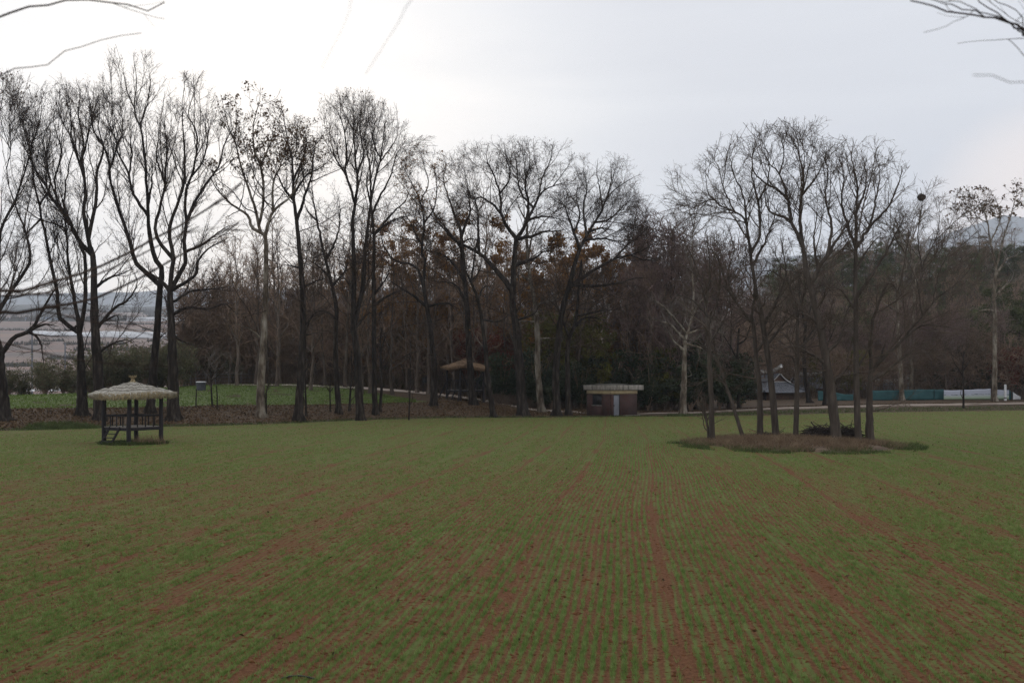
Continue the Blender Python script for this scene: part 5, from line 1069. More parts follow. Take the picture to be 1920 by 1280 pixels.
def hanok(name, loc, rz, L, Wd, wall_h, skirt_h, top_h, label, gab=0.62, s=1.0):
    root = empty(name, loc, rz); tag(root, label, 'house')
    hl, hw = L / 2, Wd / 2; o_ = 0.9; zE = wall_h; zG = wall_h + skirt_h; zR = zG + top_h; gl = hl - 0.55; gw = hw * gab
    mb = MB(); mb.box((0, 0, wall_h / 2 + 0.05), (L - 0.3, Wd - 0.3, wall_h + 0.3)); mb.build('wall', M['clay_wall'], root)
    for sx in (-1, 1):
        for sy in (-1, 1):
            mb = MB(); mb.tube([(sx * hl, sy * hw, -0.1), (sx * hl, sy * hw, wall_h + 0.3)], 0.13, 8); mb.build('post', M['timber'], root, smooth=True)
    mb = MB(); e = (hl + o_, hw + o_)
    tile_slope(mb, (-e[0], -e[1], zE), (e[0], -e[1], zE), (gl, -gw, zG), (-gl, -gw, zG), int(L * 2.6)); tile_slope(mb, (e[0], e[1], zE), (-e[0], e[1], zE), (-gl, gw, zG), (gl, gw, zG), int(L * 2.6))
    tile_slope(mb, (e[0], -e[1], zE), (e[0], e[1], zE), (gl, gw, zG), (gl, -gw, zG), int(Wd * 2.6)); tile_slope(mb, (-e[0], e[1], zE), (-e[0], -e[1], zE), (-gl, -gw, zG), (-gl, gw, zG), int(Wd * 2.6))
    g2 = gl + 0.35
    tile_slope(mb, (-g2, -gw - 0.1, zG + 0.04), (g2, -gw - 0.1, zG + 0.04), (g2, 0, zR), (-g2, 0, zR), int(L * 2.4), 0.16); tile_slope(mb, (g2, gw + 0.1, zG + 0.04), (-g2, gw + 0.1, zG + 0.04), (-g2, 0, zR), (g2, 0, zR), int(L * 2.4), 0.16)
    rf = mb.build('roof', M['roof_tile'], root, smooth=False)
    for sx in (-1, 1):
        V = [(sx * (gl - 0.02), -gw, zG), (sx * (gl - 0.02), gw, zG), (sx * (gl - 0.02), 0, zR - 0.1), (sx * (gl - 0.25), -gw, zG), (sx * (gl - 0.25), gw, zG), (sx * (gl - 0.25), 0, zR - 0.1)]
        np_mesh('gable', V, [[0, 1, 4, 3], [1, 2, 5, 4], [2, 0, 3, 5]], M['clay_wall'], root, tris=[[0, 1, 2], [3, 5, 4]])
        # white mortar ends down the gable verge and along its foot
        mb = MB()
        for sy in (-1, 1):
            for q in range(12):
                t0 = q / 12; p = np.array([sx * (g2 + 0.02), sy * (gw + 0.1) * (1 - t0), zG - 0.02 + (zR - zG) * t0 - 0.14 * math.sin(t0 * math.pi)]); mb.box(p, (0.10, 0.13, 0.10))
        mb.box((sx * (gl + 0.03), 0, zG + 0.06), (0.10, 2 * gw - 0.3, 0.08)); mb.build('verge', M['plaster'], rf)
    mb = MB(); xs = np.linspace(-g2 - 0.25, g2 + 0.25, 19); zc = zR + 0.10 + 0.75 * (np.abs(xs) / (g2 + 0.25)) ** 3.2
    P_ = np.c_[xs, np.zeros(19), zc]; mb.tube(P_, 0.19, 6); mb.tube(P_ + [0, 0, 0.24], 0.12, 6); rd = mb.build('ridge', M['plaster'], rf)
    mb = MB(); mb.tube(P_ + [0, 0, 0.32], 0.075, 6); mb.build('ridge_tile', M['roof_tile'], rf, smooth=True)
    mb = MB()
    for sx in (-1, 1):
        for sy in (-1, 1):
            a = np.array([sx * gl, sy * gw, zG + 0.08]); b = np.array([sx * e[0], sy * e[1], zE + 0.26]); m_ = (a + b) / 2 - [0, 0, 0.10]; mb.tube(resample(np.array([a, m_, b]), 8), 0.12, 6)
    mb.build('hip', M['roof_tile'], rf, smooth=True)
    root.scale = (s, s, s); return root
x = gx(1440, 128); hanok('tiled_house', (x, 131, gz(x, 131) - 0.75), R(-66), 7.6, 4.9, 1.55, 1.35, 1.15, 'grey tiled traditional house with white ridge and small gable', 0.62)
x = gx(1523, 136); hanok('tiled_house', (x, 138, gz(x, 138) - 0.4), R(10), 4.6, 3.6, 1.5, 1.0, 0.75, 'small tiled outbuilding half hidden right of the gabled tiled house', 0.6)
x = gx(1610, 141); hanok('tiled_house', (x, 143, gz(x, 143) - 0.55), R(62), 6.5, 4.2, 1.3, 0.75, 0.6, 'low tiled roof with worn white edges behind the teal fence', 0.6)
x = gx(1668, 140); hanok('tiled_house', (x, 141, gz(x, 141) - 0.6), R(-8), 6.2, 4.0, 1.25, 0.7, 0.5, 'low broken white edged roof just left of the dark trunk behind the fence', 0.6)

# ------------------------------------------------------------------ fences and banners beyond the road
def cloth(name, u0, u1, d0, d1, h0, h1, mat, parent, seed, zl=0.02, wave=0.05, sag=0.03):
    """hanging sheet with folds, a real 12 mm thick"""
    rng = np.random.default_rng(seed); n, k = 26, 7; x0, x1 = gx(u0, d0), gx(u1, d1); g0, g1 = gz(x0, d0), gz(x1, d1); V = []
    ph = rng.uniform(0, 6); L = math.hypot(x1 - x0, d1 - d0)
    for i in range(k):
        f = i / (k - 1)
        for j in range(n):
            t = j / (n - 1); h = h0 + (h1 - h0) * t; bow = wave * math.sin(t * L * 3.1 + ph) * (0.6 + 0.4 * math.sin(f * 3 + t * 5)); z = g0 + (g1 - g0) * t + zl + h * f - sag * math.sin(t * math.pi * max(1, round(L / 2.2))) ** 2 * f
            V.append((x0 + (x1 - x0) * t, d0 + (d1 - d0) * t + bow, z))
    V = np.array(V); i, j = np.meshgrid(np.arange(k - 1), np.arange(n - 1), indexing='ij'); q = i * n + j
    o = np_mesh(name, V, np.stack([q, q + 1, q + n + 1, q + n], -1).reshape(-1, 4), M[mat], parent, smooth=True)
    me = o.data; uv = me.uv_layers.new(name='uv'); 
    li = np.zeros(len(me.loops), int); me.loops.foreach_get('vertex_index', li)
    U = np.stack([(li % n) / (n - 1) * L / 1.4, (li // n) / (k - 1)], 1); uv.data.foreach_set('uv', U.ravel().astype(np.float32))
    md = o.modifiers.new('solid', 'SOLIDIFY'); md.thickness = 0.012
    return o
def fpost(u, d, h, parent, mat='grey_pole', r=0.03):
    x = gx(u, d); z = gz(x, d); mb = MB(); mb.tube([(x, d + 0.08, z - 0.1), (x, d + 0.08, z + h)], r, 6); return mb.build('post', M[mat], parent, smooth=True)
fz = empty('cloth_fence', (0, 0, 0)); tag(fz, 'long dark teal cloth fence beside the road', 'fence')
for q, (a, b, h0, h1) in enumerate(((1636, 1692, 1.25, 1.3), (1692, 1752, 1.35, 1.35), (1752, 1770, 1.35, 1.35))): cloth('panel', a, b, 126 + (a - 1640) * 0.012, 126 + (b - 1640) * 0.012, h0, h1, 'teal', fz, 40 + q)
for u in (1638, 1664, 1692, 1720, 1752, 1769): fpost(u, 126 + (u - 1640) * 0.012, 1.42, fz)
fz = empty('cloth_fence', (0, 0, 0)); tag(fz, 'short drooping teal cloth fence left of the thick island trunks', 'fence')
cloth('panel', 1534, 1562, 124, 124.6, 1.25, 1.15, 'teal', fz, 51); cloth('panel', 1562, 1600, 124.6, 125.4, 1.1, 0.75, 'teal', fz, 52, sag=0.1)
for u, d in ((1534, 124), (1562, 124.6), (1600, 125.4)): fpost(u, d, 1.3, fz)
for q, (a, b, h0, h1, lab) in enumerate(((1770, 1806, 1.2, 1.22, 'printed white banner joined to the right end of the teal fence'), (1808, 1858, 1.25, 1.38, 'longest printed white banner, between thin sapling and pale plane tree'), (1868, 1892, 1.25, 1.2, 'narrow printed white banner behind the white post'))):
    bn = empty('banner', (0, 0, 0)); tag(bn, lab, 'banner'); cloth('panel', a, b, 127 + 0.012 * (a - 1770), 127 + 0.012 * (b - 1770), h0, h1, 'banner', bn, 60 + q, zl=0.08, wave=0.03)
    fpost(a + 1, 127 + 0.012 * (a - 1770), h0 + 0.12, bn); fpost(b - 1, 127 + 0.012 * (b - 1770), h1 + 0.12, bn)
o = cloth('teal_sheet', 1892, 1900, 128.6, 129.2, 1.25, 0.9, 'teal', None, 71, wave=0.1); tag(o, 'narrow teal cloth hanging at the far right fence end', 'cloth')
o = cloth('white_sheet', 1899, 1914, 128.6, 129.4, 1.0, 0.35, 'white_paint', None, 72, wave=0.12); tag(o, 'crumpled white sheet slumped at the far right fence end', 'sheet')
x = gx(1885, 126.5); z = gz(x, 126.5); mb = MB(); mb.tube([(0, 0, -0.1), (0, 0, 1.9), (0.02, 0, 2.05)], [0.16, 0.15, 0.12], 10); rt = mb.build('marker_post', M['white_paint'], smooth=True); rt.location = (x, 126.5, z); tag(rt, 'stout white post standing before the narrow banner', 'post')
mb = MB(); mb.tube([(0, 0, 0.3), (0, 0, 0.42)], [0.165, 0.165], 10); mb.build('collar', M['dark_metal'], rt)

# ------------------------------------------------------------------ notice board, well, wire fence, poles
x = gx(797, 109.5); nb = empty('notice_board', (x, 109.5, gz(x, 109.5)), R(8)); tag(nb, 'dark slatted board on two thin legs beside the path', 'sign')
for sx in (-1, 1):
    mb = MB(); mb.tube([(sx * 0.22, 0, -0.1), (sx * 0.22, 0, 1.75)], 0.035, 6); mb.build('leg', M['dark_metal'], nb)
mb = MB()
for q in range(4): mb.box((0, -0.05, 1.72 - q * 0.16), (0.74, 0.03, 0.10))
mb.build('board', M['dark_metal'], nb)
wd = 100.5; x = gx(377, wd); we = empty('well', (x, wd, gz(x, wd))); tag(we, 'round dark well drum with white lid on the meadow', 'well')
mb = MB(); mb.tube([(0, 0, -0.1), (0, 0, 0.1), (0, 0, 0.78), (0, 0, 0.82)], [0.46, 0.45, 0.45, 0.43], 24); mb.build('drum', M['well'], we, smooth=False)
mb = MB(); mb.tube([(0, 0, 0.825), (0, 0, 0.88), (0, 0, 0.93)], [0.51, 0.51, 0.40], 24); mb.build('lid', M['white_paint'], we)
wf = empty('wire_fence', (0, 0, 0)); tag(wf, 'thin wire fence along the crest behind the well', 'fence'); pts = []
for u, d in ((338, 110), (343, 110.3), (358, 111), (367, 111.6), (386, 112.2), (404, 113), (429, 113.9), (452, 115.6), (480, 117.4)):
    x = gx(u, d); z = gz(x, d); pts.append((x, d, z)); mb = MB(); mb.tube([(x, d, z - 0.1), (x, d, z + 1.35)], 0.022, 6); mb.build('post', M['grey_pole'], wf)
for hgt in (0.45, 0.85, 1.25):
    mb = MB(); P_ = np.array(pts) + [0, 0, hgt]; mb.tube(resample(P_, 30), 0.010, 4); mb.build('wire', M['grey_pole'], wf)
def pole(u, d, ytop, label, arms=True, mat='grey_pole'):
    x = gx(u, d); z = gz(x, d); h = H + (HY - ytop) / F * d - z; p = empty('utility_pole', (x, d, z)); tag(p, label, 'pole'); r = 0.0007 * d + 0.05
    mb = MB(); mb.tube([(0, 0, -0.3), (0, 0, h)], [r * 1.3, r * 0.8], 8); mb.build('mast', M[mat], p, smooth=True)
    if arms:
        mb = MB(); mb.box((0, -r, h - 0.6), (1.8, 0.12, 0.12)); mb.box((0, -r, h - 1.3), (1.4, 0.12, 0.12)); mb.build('crossarm', M[mat], p)
        for q in (-0.8, 0, 0.8):
            mb = MB(); mb.tube([(q, -r, h - 0.54), (q, -r, h - 0.25)], [0.06, 0.04], 6); mb.build('insulator', M['white_paint'], p)
pole(60, 300, 618, 'slender grey utility pole in the fields beyond the far left bamboo'); pole(122, 420, 642, 'faint distant pole between two dark left trunks', False); pole(343, 122, 600, 'grey pole rising from the bamboo right of the pavilion', False)

# ------------------------------------------------------------------ far side of the valley
def greenhouse(u, d, L, h, label):
    x = gx(u, d); r = empty('greenhouse', (x, d, gz(x, d))); tag(r, label, 'greenhouse', 'white tunnel greenhouses across the valley'); n = 13; w = 3.5; V = []
    for sx in (-L / 2, L / 2):
        for i in range(n):
            a = math.pi * i / (n - 1); V.append((sx, -math.cos(a) * w, math.sin(a) * h))
    Q = [[i, i + 1, n + i + 1, n + i] for i in range(n - 1)]
    np_mesh('cover', V, Q, M['vinyl'], r, smooth=True)
    mb = MB()
    for sx in (-L / 2, L / 2): mb.box((sx, 0, h * 0.42), (0.1, w * 1.5, h * 0.84))
    mb.build('end_wall', M['vinyl'], r); return r
for q, (u, L) in enumerate(((72, 13), (100, 16), (132, 15), (166, 17), (200, 15), (232, 15), (266, 18), (300, 15), (332, 15), (364, 15), (398, 17))):
    greenhouse(u, 930 - q * 8, L * 1.12, 4.0 if q < 4 else 5.4, 'white tunnel greenhouse in the long row across the valley')
for q, (u, L) in enumerate(((255, 22), (290, 26), (330, 24))): greenhouse(u, 1280, L, 5.5, 'white tunnel greenhouse on the higher terrace across the valley')
for q, (u, d, L) in enumerate(((55, 152, 2.6), (108, 156, 3.0))):
    x = gx(u, d); z = gz(x, d); rg = np.random.default_rng(q + 90); n, k = 14, 7; V = []
    for i in range(k):
        a = math.pi * i / (k - 1)
        for j in range(n): t = j / (n - 1); V.append((x + (t - 0.5) * L, d - math.cos(a) * 1.2, max(H + (HY - 722) / F * d - 1.0, z) + math.sin(a) * (0.45 + rg.normal(0, 0.08)) * math.sin(max(0.05, t) * math.pi * 0.95 + 0.1) + 0.1))
    i, j = np.meshgrid(np.arange(k - 1), np.arange(n - 1), indexing='ij'); a = i * n + j
    o = np_mesh('white_tarp', V, np.stack([a, a + 1, a + n + 1, a + n], -1).reshape(-1, 4), M['white_paint'], smooth=True); tag(o, ('white tarp heap glimpsed between the left bamboo, the left one', 'white tarp heap glimpsed between the left bamboo, nearer the pavilion')[q], 'tarp')
hr = random.Random(5)
for q in range(9):
    u = -10 + q * 14 + hr.uniform(-4, 4); d = 1420 + hr.uniform(-60, 90); x = gx(u, d); r = empty('farm_house', (x, d, gz(x, d)), hr.uniform(-0.6, 0.6)); tag(r, 'tiny pale house in the hazy village across the valley', 'house', 'far village houses')
    w, l, h = hr.uniform(7, 10), hr.uniform(9, 15), hr.uniform(4, 6); mb = MB(); mb.box((0, 0, h / 2), (l, w, h)); mb.build('wall', M['far_wall'], r)
    V = [(-l / 2 - 1, -w / 2 - 1, h), (l / 2 + 1, -w / 2 - 1, h), (l / 2 + 1, w / 2 + 1, h), (-l / 2 - 1, w / 2 + 1, h), (-l / 2 - 1, 0, h + 3), (l / 2 + 1, 0, h + 3)]
    np_mesh('roof', V, [[0, 1, 5, 4], [2, 3, 4, 5], [3, 2, 1, 0]], M['vinyl' if q % 3 == 0 else 'far_roof'], r, tris=[[0, 4, 3], [1, 2, 5]])

def far_rows(nn, rows, u0, u1, jit):
    rr = np.random.default_rng(nn); k = rr.integers(0, len(rows), nn); d = np.array(rows)[k] + rr.normal(0, jit, nn); u = rr.uniform(u0, u1, nn)
    keep = value_noise(u * 0.02 + k * 7.3, k * 3.1 + 0.0 * u, 9) > 0.42; d, u = d[keep], u[keep]; x = (u - CX) / F * d; return np.c_[x, d, ground_z(x, d) - 0.2]
def value_noise(x, y, seed):
    g = np.random.default_rng(seed).random((256, 256)); xi, yi = np.floor(x).astype(int), np.floor(y).astype(int); fx, fy = x - xi, y - yi; fx = fx * fx * (3 - 2 * fx); fy = fy * fy * (3 - 2 * fy)
    G = lambda i, j: g[i % 256, j % 256]; return (G(xi, yi) * (1 - fx) + G(xi + 1, yi) * fx) * (1 - fy) + (G(xi, yi + 1) * (1 - fx) + G(xi + 1, yi + 1) * fx) * fy
M['hedge'] = noise_mat('far hedge foliage', [(0.3, (0.035, 0.036, 0.026)), (0.7, (0.10, 0.088, 0.065))], 0.05, 5, 0.95, coord='World')
blades('hedgerows', 0, lambda _: far_rows(9000, (545, 600, 655, 700, 760, 1010, 1120), -300, 480, 4), rw, (1.2, 3.2), (1.0, 2.2), 'hedge', 0.3, label='grey brown hedge lines on the terraced fields across the valley', cat='hedge')
blades('far_woods', 0, lambda _: far_rows(9000, (1340, 1450, 1560, 1700, 1880, 2100, 2300), -400, 900, 25), rw, (5, 12), (4, 9), 'hedge', 0.3, label='hazy grey woods round the village across the valley', cat='woods')
# ------------------------------------------------------------------ island in the wheat
IX, IY, IRX, IRY = 14.5, 51.8, 5.25, 6.0
n, k = 72, 12; th = np.linspace(0, 2 * math.pi, n, endpoint=False); rg = np.random.default_rng(12); edge = 1 + np.interp(np.arange(n), np.arange(0, 73, 6), np.r_[rg.normal(0, 0.11, 12), 0]) + rg.normal(0, 0.03, n); V = []
for i in range(k):
    f = i / (k - 1)
    V.append(np.c_[IX + np.cos(th) * IRX * f * edge, IY + np.sin(th) * IRY * f * edge, -0.03 + 0.30 * (1 - f ** 2.0) + rg.normal(0, 0.02, n) * (1 - f)])
V = np.vstack(V); i, j = np.meshgrid(np.arange(k - 1), np.arange(n), indexing='ij'); j2 = (j + 1) % n
tag(np_mesh('mound', V, np.stack([i * n + j, i * n + j2, (i + 1) * n + j2, (i + 1) * n + j], -1).reshape(-1, 4), M['mound'], smooth=True), kind='structure')
def mound_z(x, y): return 0.30 * (1 - np.clip(np.hypot((x - IX) / IRX, (y - IY) / IRY), 0, 1) ** 2.0) - 0.03
def isl(r0, r1, half=None):
    def f(nn):
        a = rw.uniform(0, 6.283, nn) if half is None else rw.uniform(half[0], half[1], nn); r = np.sqrt(rw.uniform(r0 ** 2, r1 ** 2, nn)); x = IX + np.cos(a) * r * IRX; y = IY + np.sin(a) * r * IRY
        k_ = value_noise(x * 0.9 + 40, y * 0.9 + 40, 11) + 0.45 * (1 - np.clip(r, 0, 1.3)) > 0.36; x, y = x[k_], y[k_]
        return np.c_[x, y, np.maximum(mound_z(x, y), 0) - 0.01]
    return f
blades('dry_grass', 22000, isl(0, 1.06), rw, (0.08, 0.34), (0.012, 0.03), 'dry_grass', 0.6, label='dry tan grass covering the island of trees', cat='grass')
blades('green_grass', 9000, isl(0.86, 1.24, (math.pi * 0.93, math.pi * 2.0)), rw, (0.08, 0.24), (0.015, 0.035), 'wild_grass', 0.6, label='green grass fringe on the near edge of the island', cat='grass')
leaves_isl = isl(0, 1.12)
# heap of cut brushwood
rb = np.random.default_rng(31)
def heap(cx, cy, rx, h, n, label):
    P_, R_ = [], []
    for q in range(n):
        a = rb.uniform(0, 6.283); r = rx * math.sqrt(rb.random()) * 0.8; L = rb.uniform(0.5, 1.5); z = mound_z(cx, cy) + h * (1 - (r / rx) ** 2) * rb.random() + 0.03; el = rb.normal(0.1, 0.35); az = rb.uniform(0, 6.283)
        c = np.array([cx + math.cos(a) * r, cy + math.sin(a) * r * 0.6, z]); d = np.array([math.cos(az) * math.cos(el), math.sin(az) * math.cos(el), math.sin(el)]) * L / 2
        m_ = c + rb.normal(0, 0.08, 3); p = resample(np.array([c - d, m_, c + d]), 5); p[:, 2] = np.maximum(p[:, 2], 0.25); P_.append(p); R_.append(np.linspace(1, 0.5, 5) * rb.uniform(0.010, 0.030))
    B, r = spawn(np.array(P_), np.array(R_), rb, 1.8, 0.3, (0.2, 0.5), (20, 50), 0.1, 0.2, 4, 0.010, 0.006); V, Q = tubes(np.array(P_), np.array(R_), 5); V2, Q2 = tubes(B, r, 3)
    o = np_mesh('brush_pile', np.vstack([V, V2]), np.vstack([Q, Q2 + len(V)]), M['brush'], smooth=True); tag(o, label, 'brush pile')
heap(gx(1543, 53.5), 53.5, 1.25, 0.62, 330, 'heap of dark cut brushwood left of the thickest island trunk'); heap(gx(1590, 53.3), 53.3, 0.8, 0.72, 200, 'small heap of brushwood between two island trunks'); heap(gx(1438, 54.6), 54.6, 0.9, 0.14, 60, 'low scatter of twigs between two island trunks')
# magpie nest
nx, nd = gx(1728, 54.5), 54.5; nzv = H + (HY - 370) / F * nd; P_, R_ = [], []
for q in range(320):
    d = rb.normal(size=3); d /= np.linalg.norm(d); c = np.array([nx, nd, nzv]) + d * np.array([0.20, 0.19, 0.17]) * rb.uniform(0.4, 1.15); t = np.cross(d, rb.normal(size=3)); t /= np.linalg.norm(t); L = rb.uniform(0.12, 0.3); P_.append([c - t * L / 2, c + rb.normal(0, 0.015, 3), c + t * L / 2]); R_.append([0.009, 0.008, 0.006])
V, Q = tubes(np.array(P_), np.array(R_), 4); tag(np_mesh('bird_nest', V, Q, M['brush']), 'round stick nest high in the sprawling island tree', 'nest')

# ------------------------------------------------------------------ ground cover
rg = np.random.default_rng(44)
def area(u0, u1, f0, f1, lo, hi):
    """random ground points between the depth curves lo and hi"""
    def f(nn):
        u = rg.uniform(u0, u1, nn); a, b = np.interp(u, UU, lo), np.interp(u, UU, hi); d = a + (b - a) * (f0 + (f1 - f0) * rg.random(nn)); x = (u - CX) / F * d
        return np.c_[x, d, ground_z(x, d)]
    return f
def leaves_on(name, n, posf, size, mat, label):
    p = posf(n); p[:, 2] += 0.05 * rg.random(len(p)) + 0.015; V, Q = leaf_quads(p, rg, size, 0.0); o = np_mesh(name, V, Q, M[mat]); tag(o, label, 'leaves', kind='stuff')
leaves_on('fallen_leaves', 2600, leaves_isl, 0.11, 'fallen', 'dry leaves lying over the island of trees')
leaves_on('fallen_leaves', 16000, area(-250, 1080, 0.05, 1.05, DE, DB), 0.15, 'fallen', 'brown fallen leaves covering the bank below the trees')
leaves_on('fallen_leaves', 5000, area(820, 1100, 0.2, 1.3, DE, DC), 0.15, 'fallen', 'brown fallen leaves round the straw roofed shelter')
leaves_on('fallen_leaves', 7000, area(1200, 2000, 1.02, 1.09, DC, DC), 0.16, 'fallen', 'reddish fallen leaves along the far side of the road')
blades('bank_grass', 3500, ell(gx(118, 68.6), 68.6, 2.4, 2.3), rg, (0.12, 0.35), (0.02, 0.05), 'wild_grass', 0.5, label='patch of green grass on the bank left of the pavilion', cat='grass')
def meadow_pts(nn):
    u = rg.uniform(-300, 780, nn); a, b = np.interp(u, UU, DB) + 0.5, np.interp(u, UU, DC) - 0.5; b = np.where(u > 640, a + (b - a) * np.clip((820 - u) / 180, 0.15, 1), b); d = a + (b - a) * rg.random(nn)
    d = np.round(d / 0.55) * 0.55 + rg.normal(0, 0.09, nn); x = (u - CX) / F * d; return np.c_[x, d, ground_z(x, d) + 0.02]
blades('meadow_crop', 26000, meadow_pts, rg, (0.07, 0.17), (0.05, 0.11), 'crop_leaf', 0.7, label='low bright green crop growing in rows on the meadow', cat='crop')
blades('verge_grass', 6000, area(1250, 2100, 0.1, 0.8, DE, DB), rg, (0.1, 0.28), (0.03, 0.07), 'wild_grass', 0.5, label='rough grass verge between the wheat and the road', cat='grass')
blades('field_edge_grass', 9000, area(-200, 1300, -0.08, 0.06, DE, DB), rg, (0.08, 0.2), (0.03, 0.06), 'wild_grass', 0.6, label='grassy margin along the far edge of the wheat', cat='grass')
def wood_floor(u0, u1, d0, d1):
    def f(nn):
        u = rg.uniform(u0, u1, nn); d = rg.uniform(d0, d1, nn); x = (u - CX) / F * d; return np.c_[x, d, ground_z(x, d)]
    return f
M['underg'] = noise_mat('dead undergrowth stems', [(0.3, (0.06, 0.040, 0.028)), (0.5, (0.13, 0.092, 0.066)), (0.75, (0.24, 0.175, 0.125))], 0.7, 5, 0.9, coord='World', translucent=0.2)
M['underg2'] = noise_mat('olive undergrowth leaves', [(0.3, (0.024, 0.026, 0.012)), (0.5, (0.055, 0.056, 0.024)), (0.75, (0.11, 0.105, 0.045))], 0.5, 5, 0.9, coord='World', translucent=0.2)
blades('undergrowth', 80000, wood_floor(360, 1010, 117, 175), rg, (0.5, 2.6), (0.03, 0.08), 'underg', 0.35, label='dead brown stems and brambles under the middle wood', cat='undergrowth')
blades('undergrowth', 16000, wood_floor(560, 960, 118.5, 124), rg, (0.3, 1.3), (0.06, 0.14), 'underg2', 0.7, label='low olive undergrowth behind the pale path', cat='undergrowth')
blades('undergrowth', 50000, wood_floor(1250, 1990, 131, 200), rg, (0.5, 2.4), (0.03, 0.09), 'underg', 0.35, label='dead brown stems on the slope behind the fence and tiled house', cat='undergrowth')
blades('undergrowth', 14000, wood_floor(930, 1260, 104, 112), rg, (0.3, 1.2), (0.05, 0.12), 'underg', 0.6, label='dead stems at the wood edge around the brick hut', cat='undergrowth')
# young wheat, drilled in rows; thinned with distance
ca, sa = math.cos(ROW_A), math.sin(ROW_A)
def warp(Y): return 0.22 * np.sin(Y * 0.09) + 0.05 * np.sin(Y * 0.31)
def value_noise(x, y, seed):
    g = np.random.default_rng(seed).random((256, 256)); xi, yi = np.floor(x).astype(int), np.floor(y).astype(int); fx, fy = x - xi, y - yi; fx = fx * fx * (3 - 2 * fx); fy = fy * fy * (3 - 2 * fy)
    G = lambda i, j: g[i % 256, j % 256]; return (G(xi, yi) * (1 - fx) + G(xi + 1, yi) * fx) * (1 - fy) + (G(xi, yi + 1) * (1 - fx) + G(xi + 1, yi + 1) * fx) * fy
def wheat(name, n, y0, y1, hh, ww, tuft, label, f0=0.0, f1=0.0):
    # rotated frame: (lat, along) rows run along 'along'
    m = n // tuft; y = np.sqrt(rg.uniform(y0 ** 2, y1 ** 2, m)); u = rg.uniform(-280, 2200, m); x = (u - CX) / F * y
    X = x * ca - y * sa; Y = x * sa + y * ca
    lat = X + warp(Y); lat = np.round(lat / ROWSP) * ROWSP + rg.normal(0, 0.010 + 0.0003 * y0, m)
    fur = np.abs(np.mod(lat + 0.43, FUR) - FUR / 2)
    d = 0.46 + 0.5 * (value_noise(lat * 1.7, Y * 0.06, 1) - 0.5) + 0.9 * (value_noise(lat * 5.5, Y * 0.12, 6) - 0.5) + 0.35 * (value_noise(x * 0.22, y * 0.16, 2) - 0.5) + 1.4 * (value_noise(lat * 7, Y * 2.6, 3) - 0.5)
    d = d - 0.9 * np.clip(1 - (fur - 0.04) / 0.12, 0, 1) * (0.35 + 0.65 * (value_noise(lat * 1.3, Y * 0.06, 5) > 0.42))
    d = d * np.clip((y - y0) / max(f0, 1e-3), 0, 1) * np.clip((y1 - y) / max(f1, 1e-3), 0, 1)
    keep = (rg.random(m) < np.clip(d, 0.0, 1)) & (np.hypot((x - IX) / (IRX + 0.1), (y - IY) / (IRY + 0.1)) > 1) & (y < np.interp(u, UU, DE) - 0.2) & (np.hypot(x - pc, y - 52.4) > 1.3)
    X = lat - warp(Y); x = X * ca + Y * sa; y = -X * sa + Y * ca; x, y = x[keep], y[keep]
    x = np.repeat(x, tuft) + rg.normal(0, 0.012, len(x) * tuft); y = np.repeat(y, tuft) + rg.normal(0, 0.02, len(y) * tuft); p = np.c_[x, y, np.zeros(len(x)) - 0.003]
    blades(name, 0, lambda _: p, rg, hh, ww, 'wheat', 0.45, label=label, cat='wheat')
wheat('young_wheat', 1000000, 9.2, 26, (0.03, 0.085), (0.005, 0.010), 4, 'young green wheat blades in the nearest drilled rows', 0.0, 8.0)
wheat('young_wheat', 900000, 18, 66, (0.035, 0.08), (0.010, 0.020), 3, 'young green wheat blades across the middle of the field', 8.0, 26.0)
wheat('young_wheat', 300000, 36, 116, (0.035, 0.08), (0.022, 0.048), 2, 'young green wheat blades toward the far edge of the field', 30.0, 0.0)
def fpts(nn):
    y = 10 + 60 * rg.random(nn) ** 1.4; u = rg.uniform(-20, 1940, nn); x = (u - CX) / F * y; return np.c_[x, y, np.full(nn, 0.01)]
leaves_on('blown_leaves', 260, fpts, 0.065, 'fallen', 'stray dry leaves blown over the young wheat')
def clods(nn):
    y = np.sqrt(rg.uniform(9.2 ** 2, 40 ** 2, nn)); u = rg.uniform(-20, 1940, nn); x = (u - CX) / F * y; k_ = rg.random(nn) < np.clip((42 - y) / 22, 0, 1); return np.c_[x, y, np.full(nn, 0.0)][k_]
p = clods(60000); s = rg.uniform(0.008, 0.026, len(p)) * (1 + 0.9 * (rg.random(len(p)) < 0.10)) ; ico = np.array([[1, 0, 0], [-1, 0, 0], [0, 1, 0], [0, -1, 0], [0, 0, 1], [0, 0, -1]], float); tri = np.array([[0, 2, 4], [2, 1, 4], [1, 3, 4], [3, 0, 4], [2, 0, 5], [1, 2, 5], [3, 1, 5], [0, 3, 5]])
V = (p[:, None, :] + ico[None] * s[:, None, None] * rg.uniform(0.5, 1.3, (len(p), 6, 1)) * [1.2, 1.2, 0.7]).reshape(-1, 3); TT = (tri[None] + (np.arange(len(p)) * 6)[:, None, None]).reshape(-1, 3)
M['clod'] = noise_mat('red soil clods', [(0.3, (0.075, 0.032, 0.013)), (0.5, (0.15, 0.066, 0.028)), (0.72, (0.26, 0.13, 0.06))], 3, 5, 0.95, coord='World', spec=0.1)
tag(np_mesh('soil_clods', V, None, M['clod'], tris=TT), 'small red clods of soil between the nearest wheat rows', 'soil', kind='stuff')
mb = MB(); xs = np.linspace(gx(528, 10.9), gx(592, 10.8), 14); mb.tube(np.c_[xs, 10.88 + 0.05 * np.sin(np.linspace(0, 4, 14)), 0.012 + 0.012 * np.sin(np.linspace(0, math.pi, 14))], 0.010, 6); o = mb.build('black_hose', M['dark_metal'], smooth=True); tag(o, 'piece of thin black hose lying at the bottom edge of the field', 'hose')
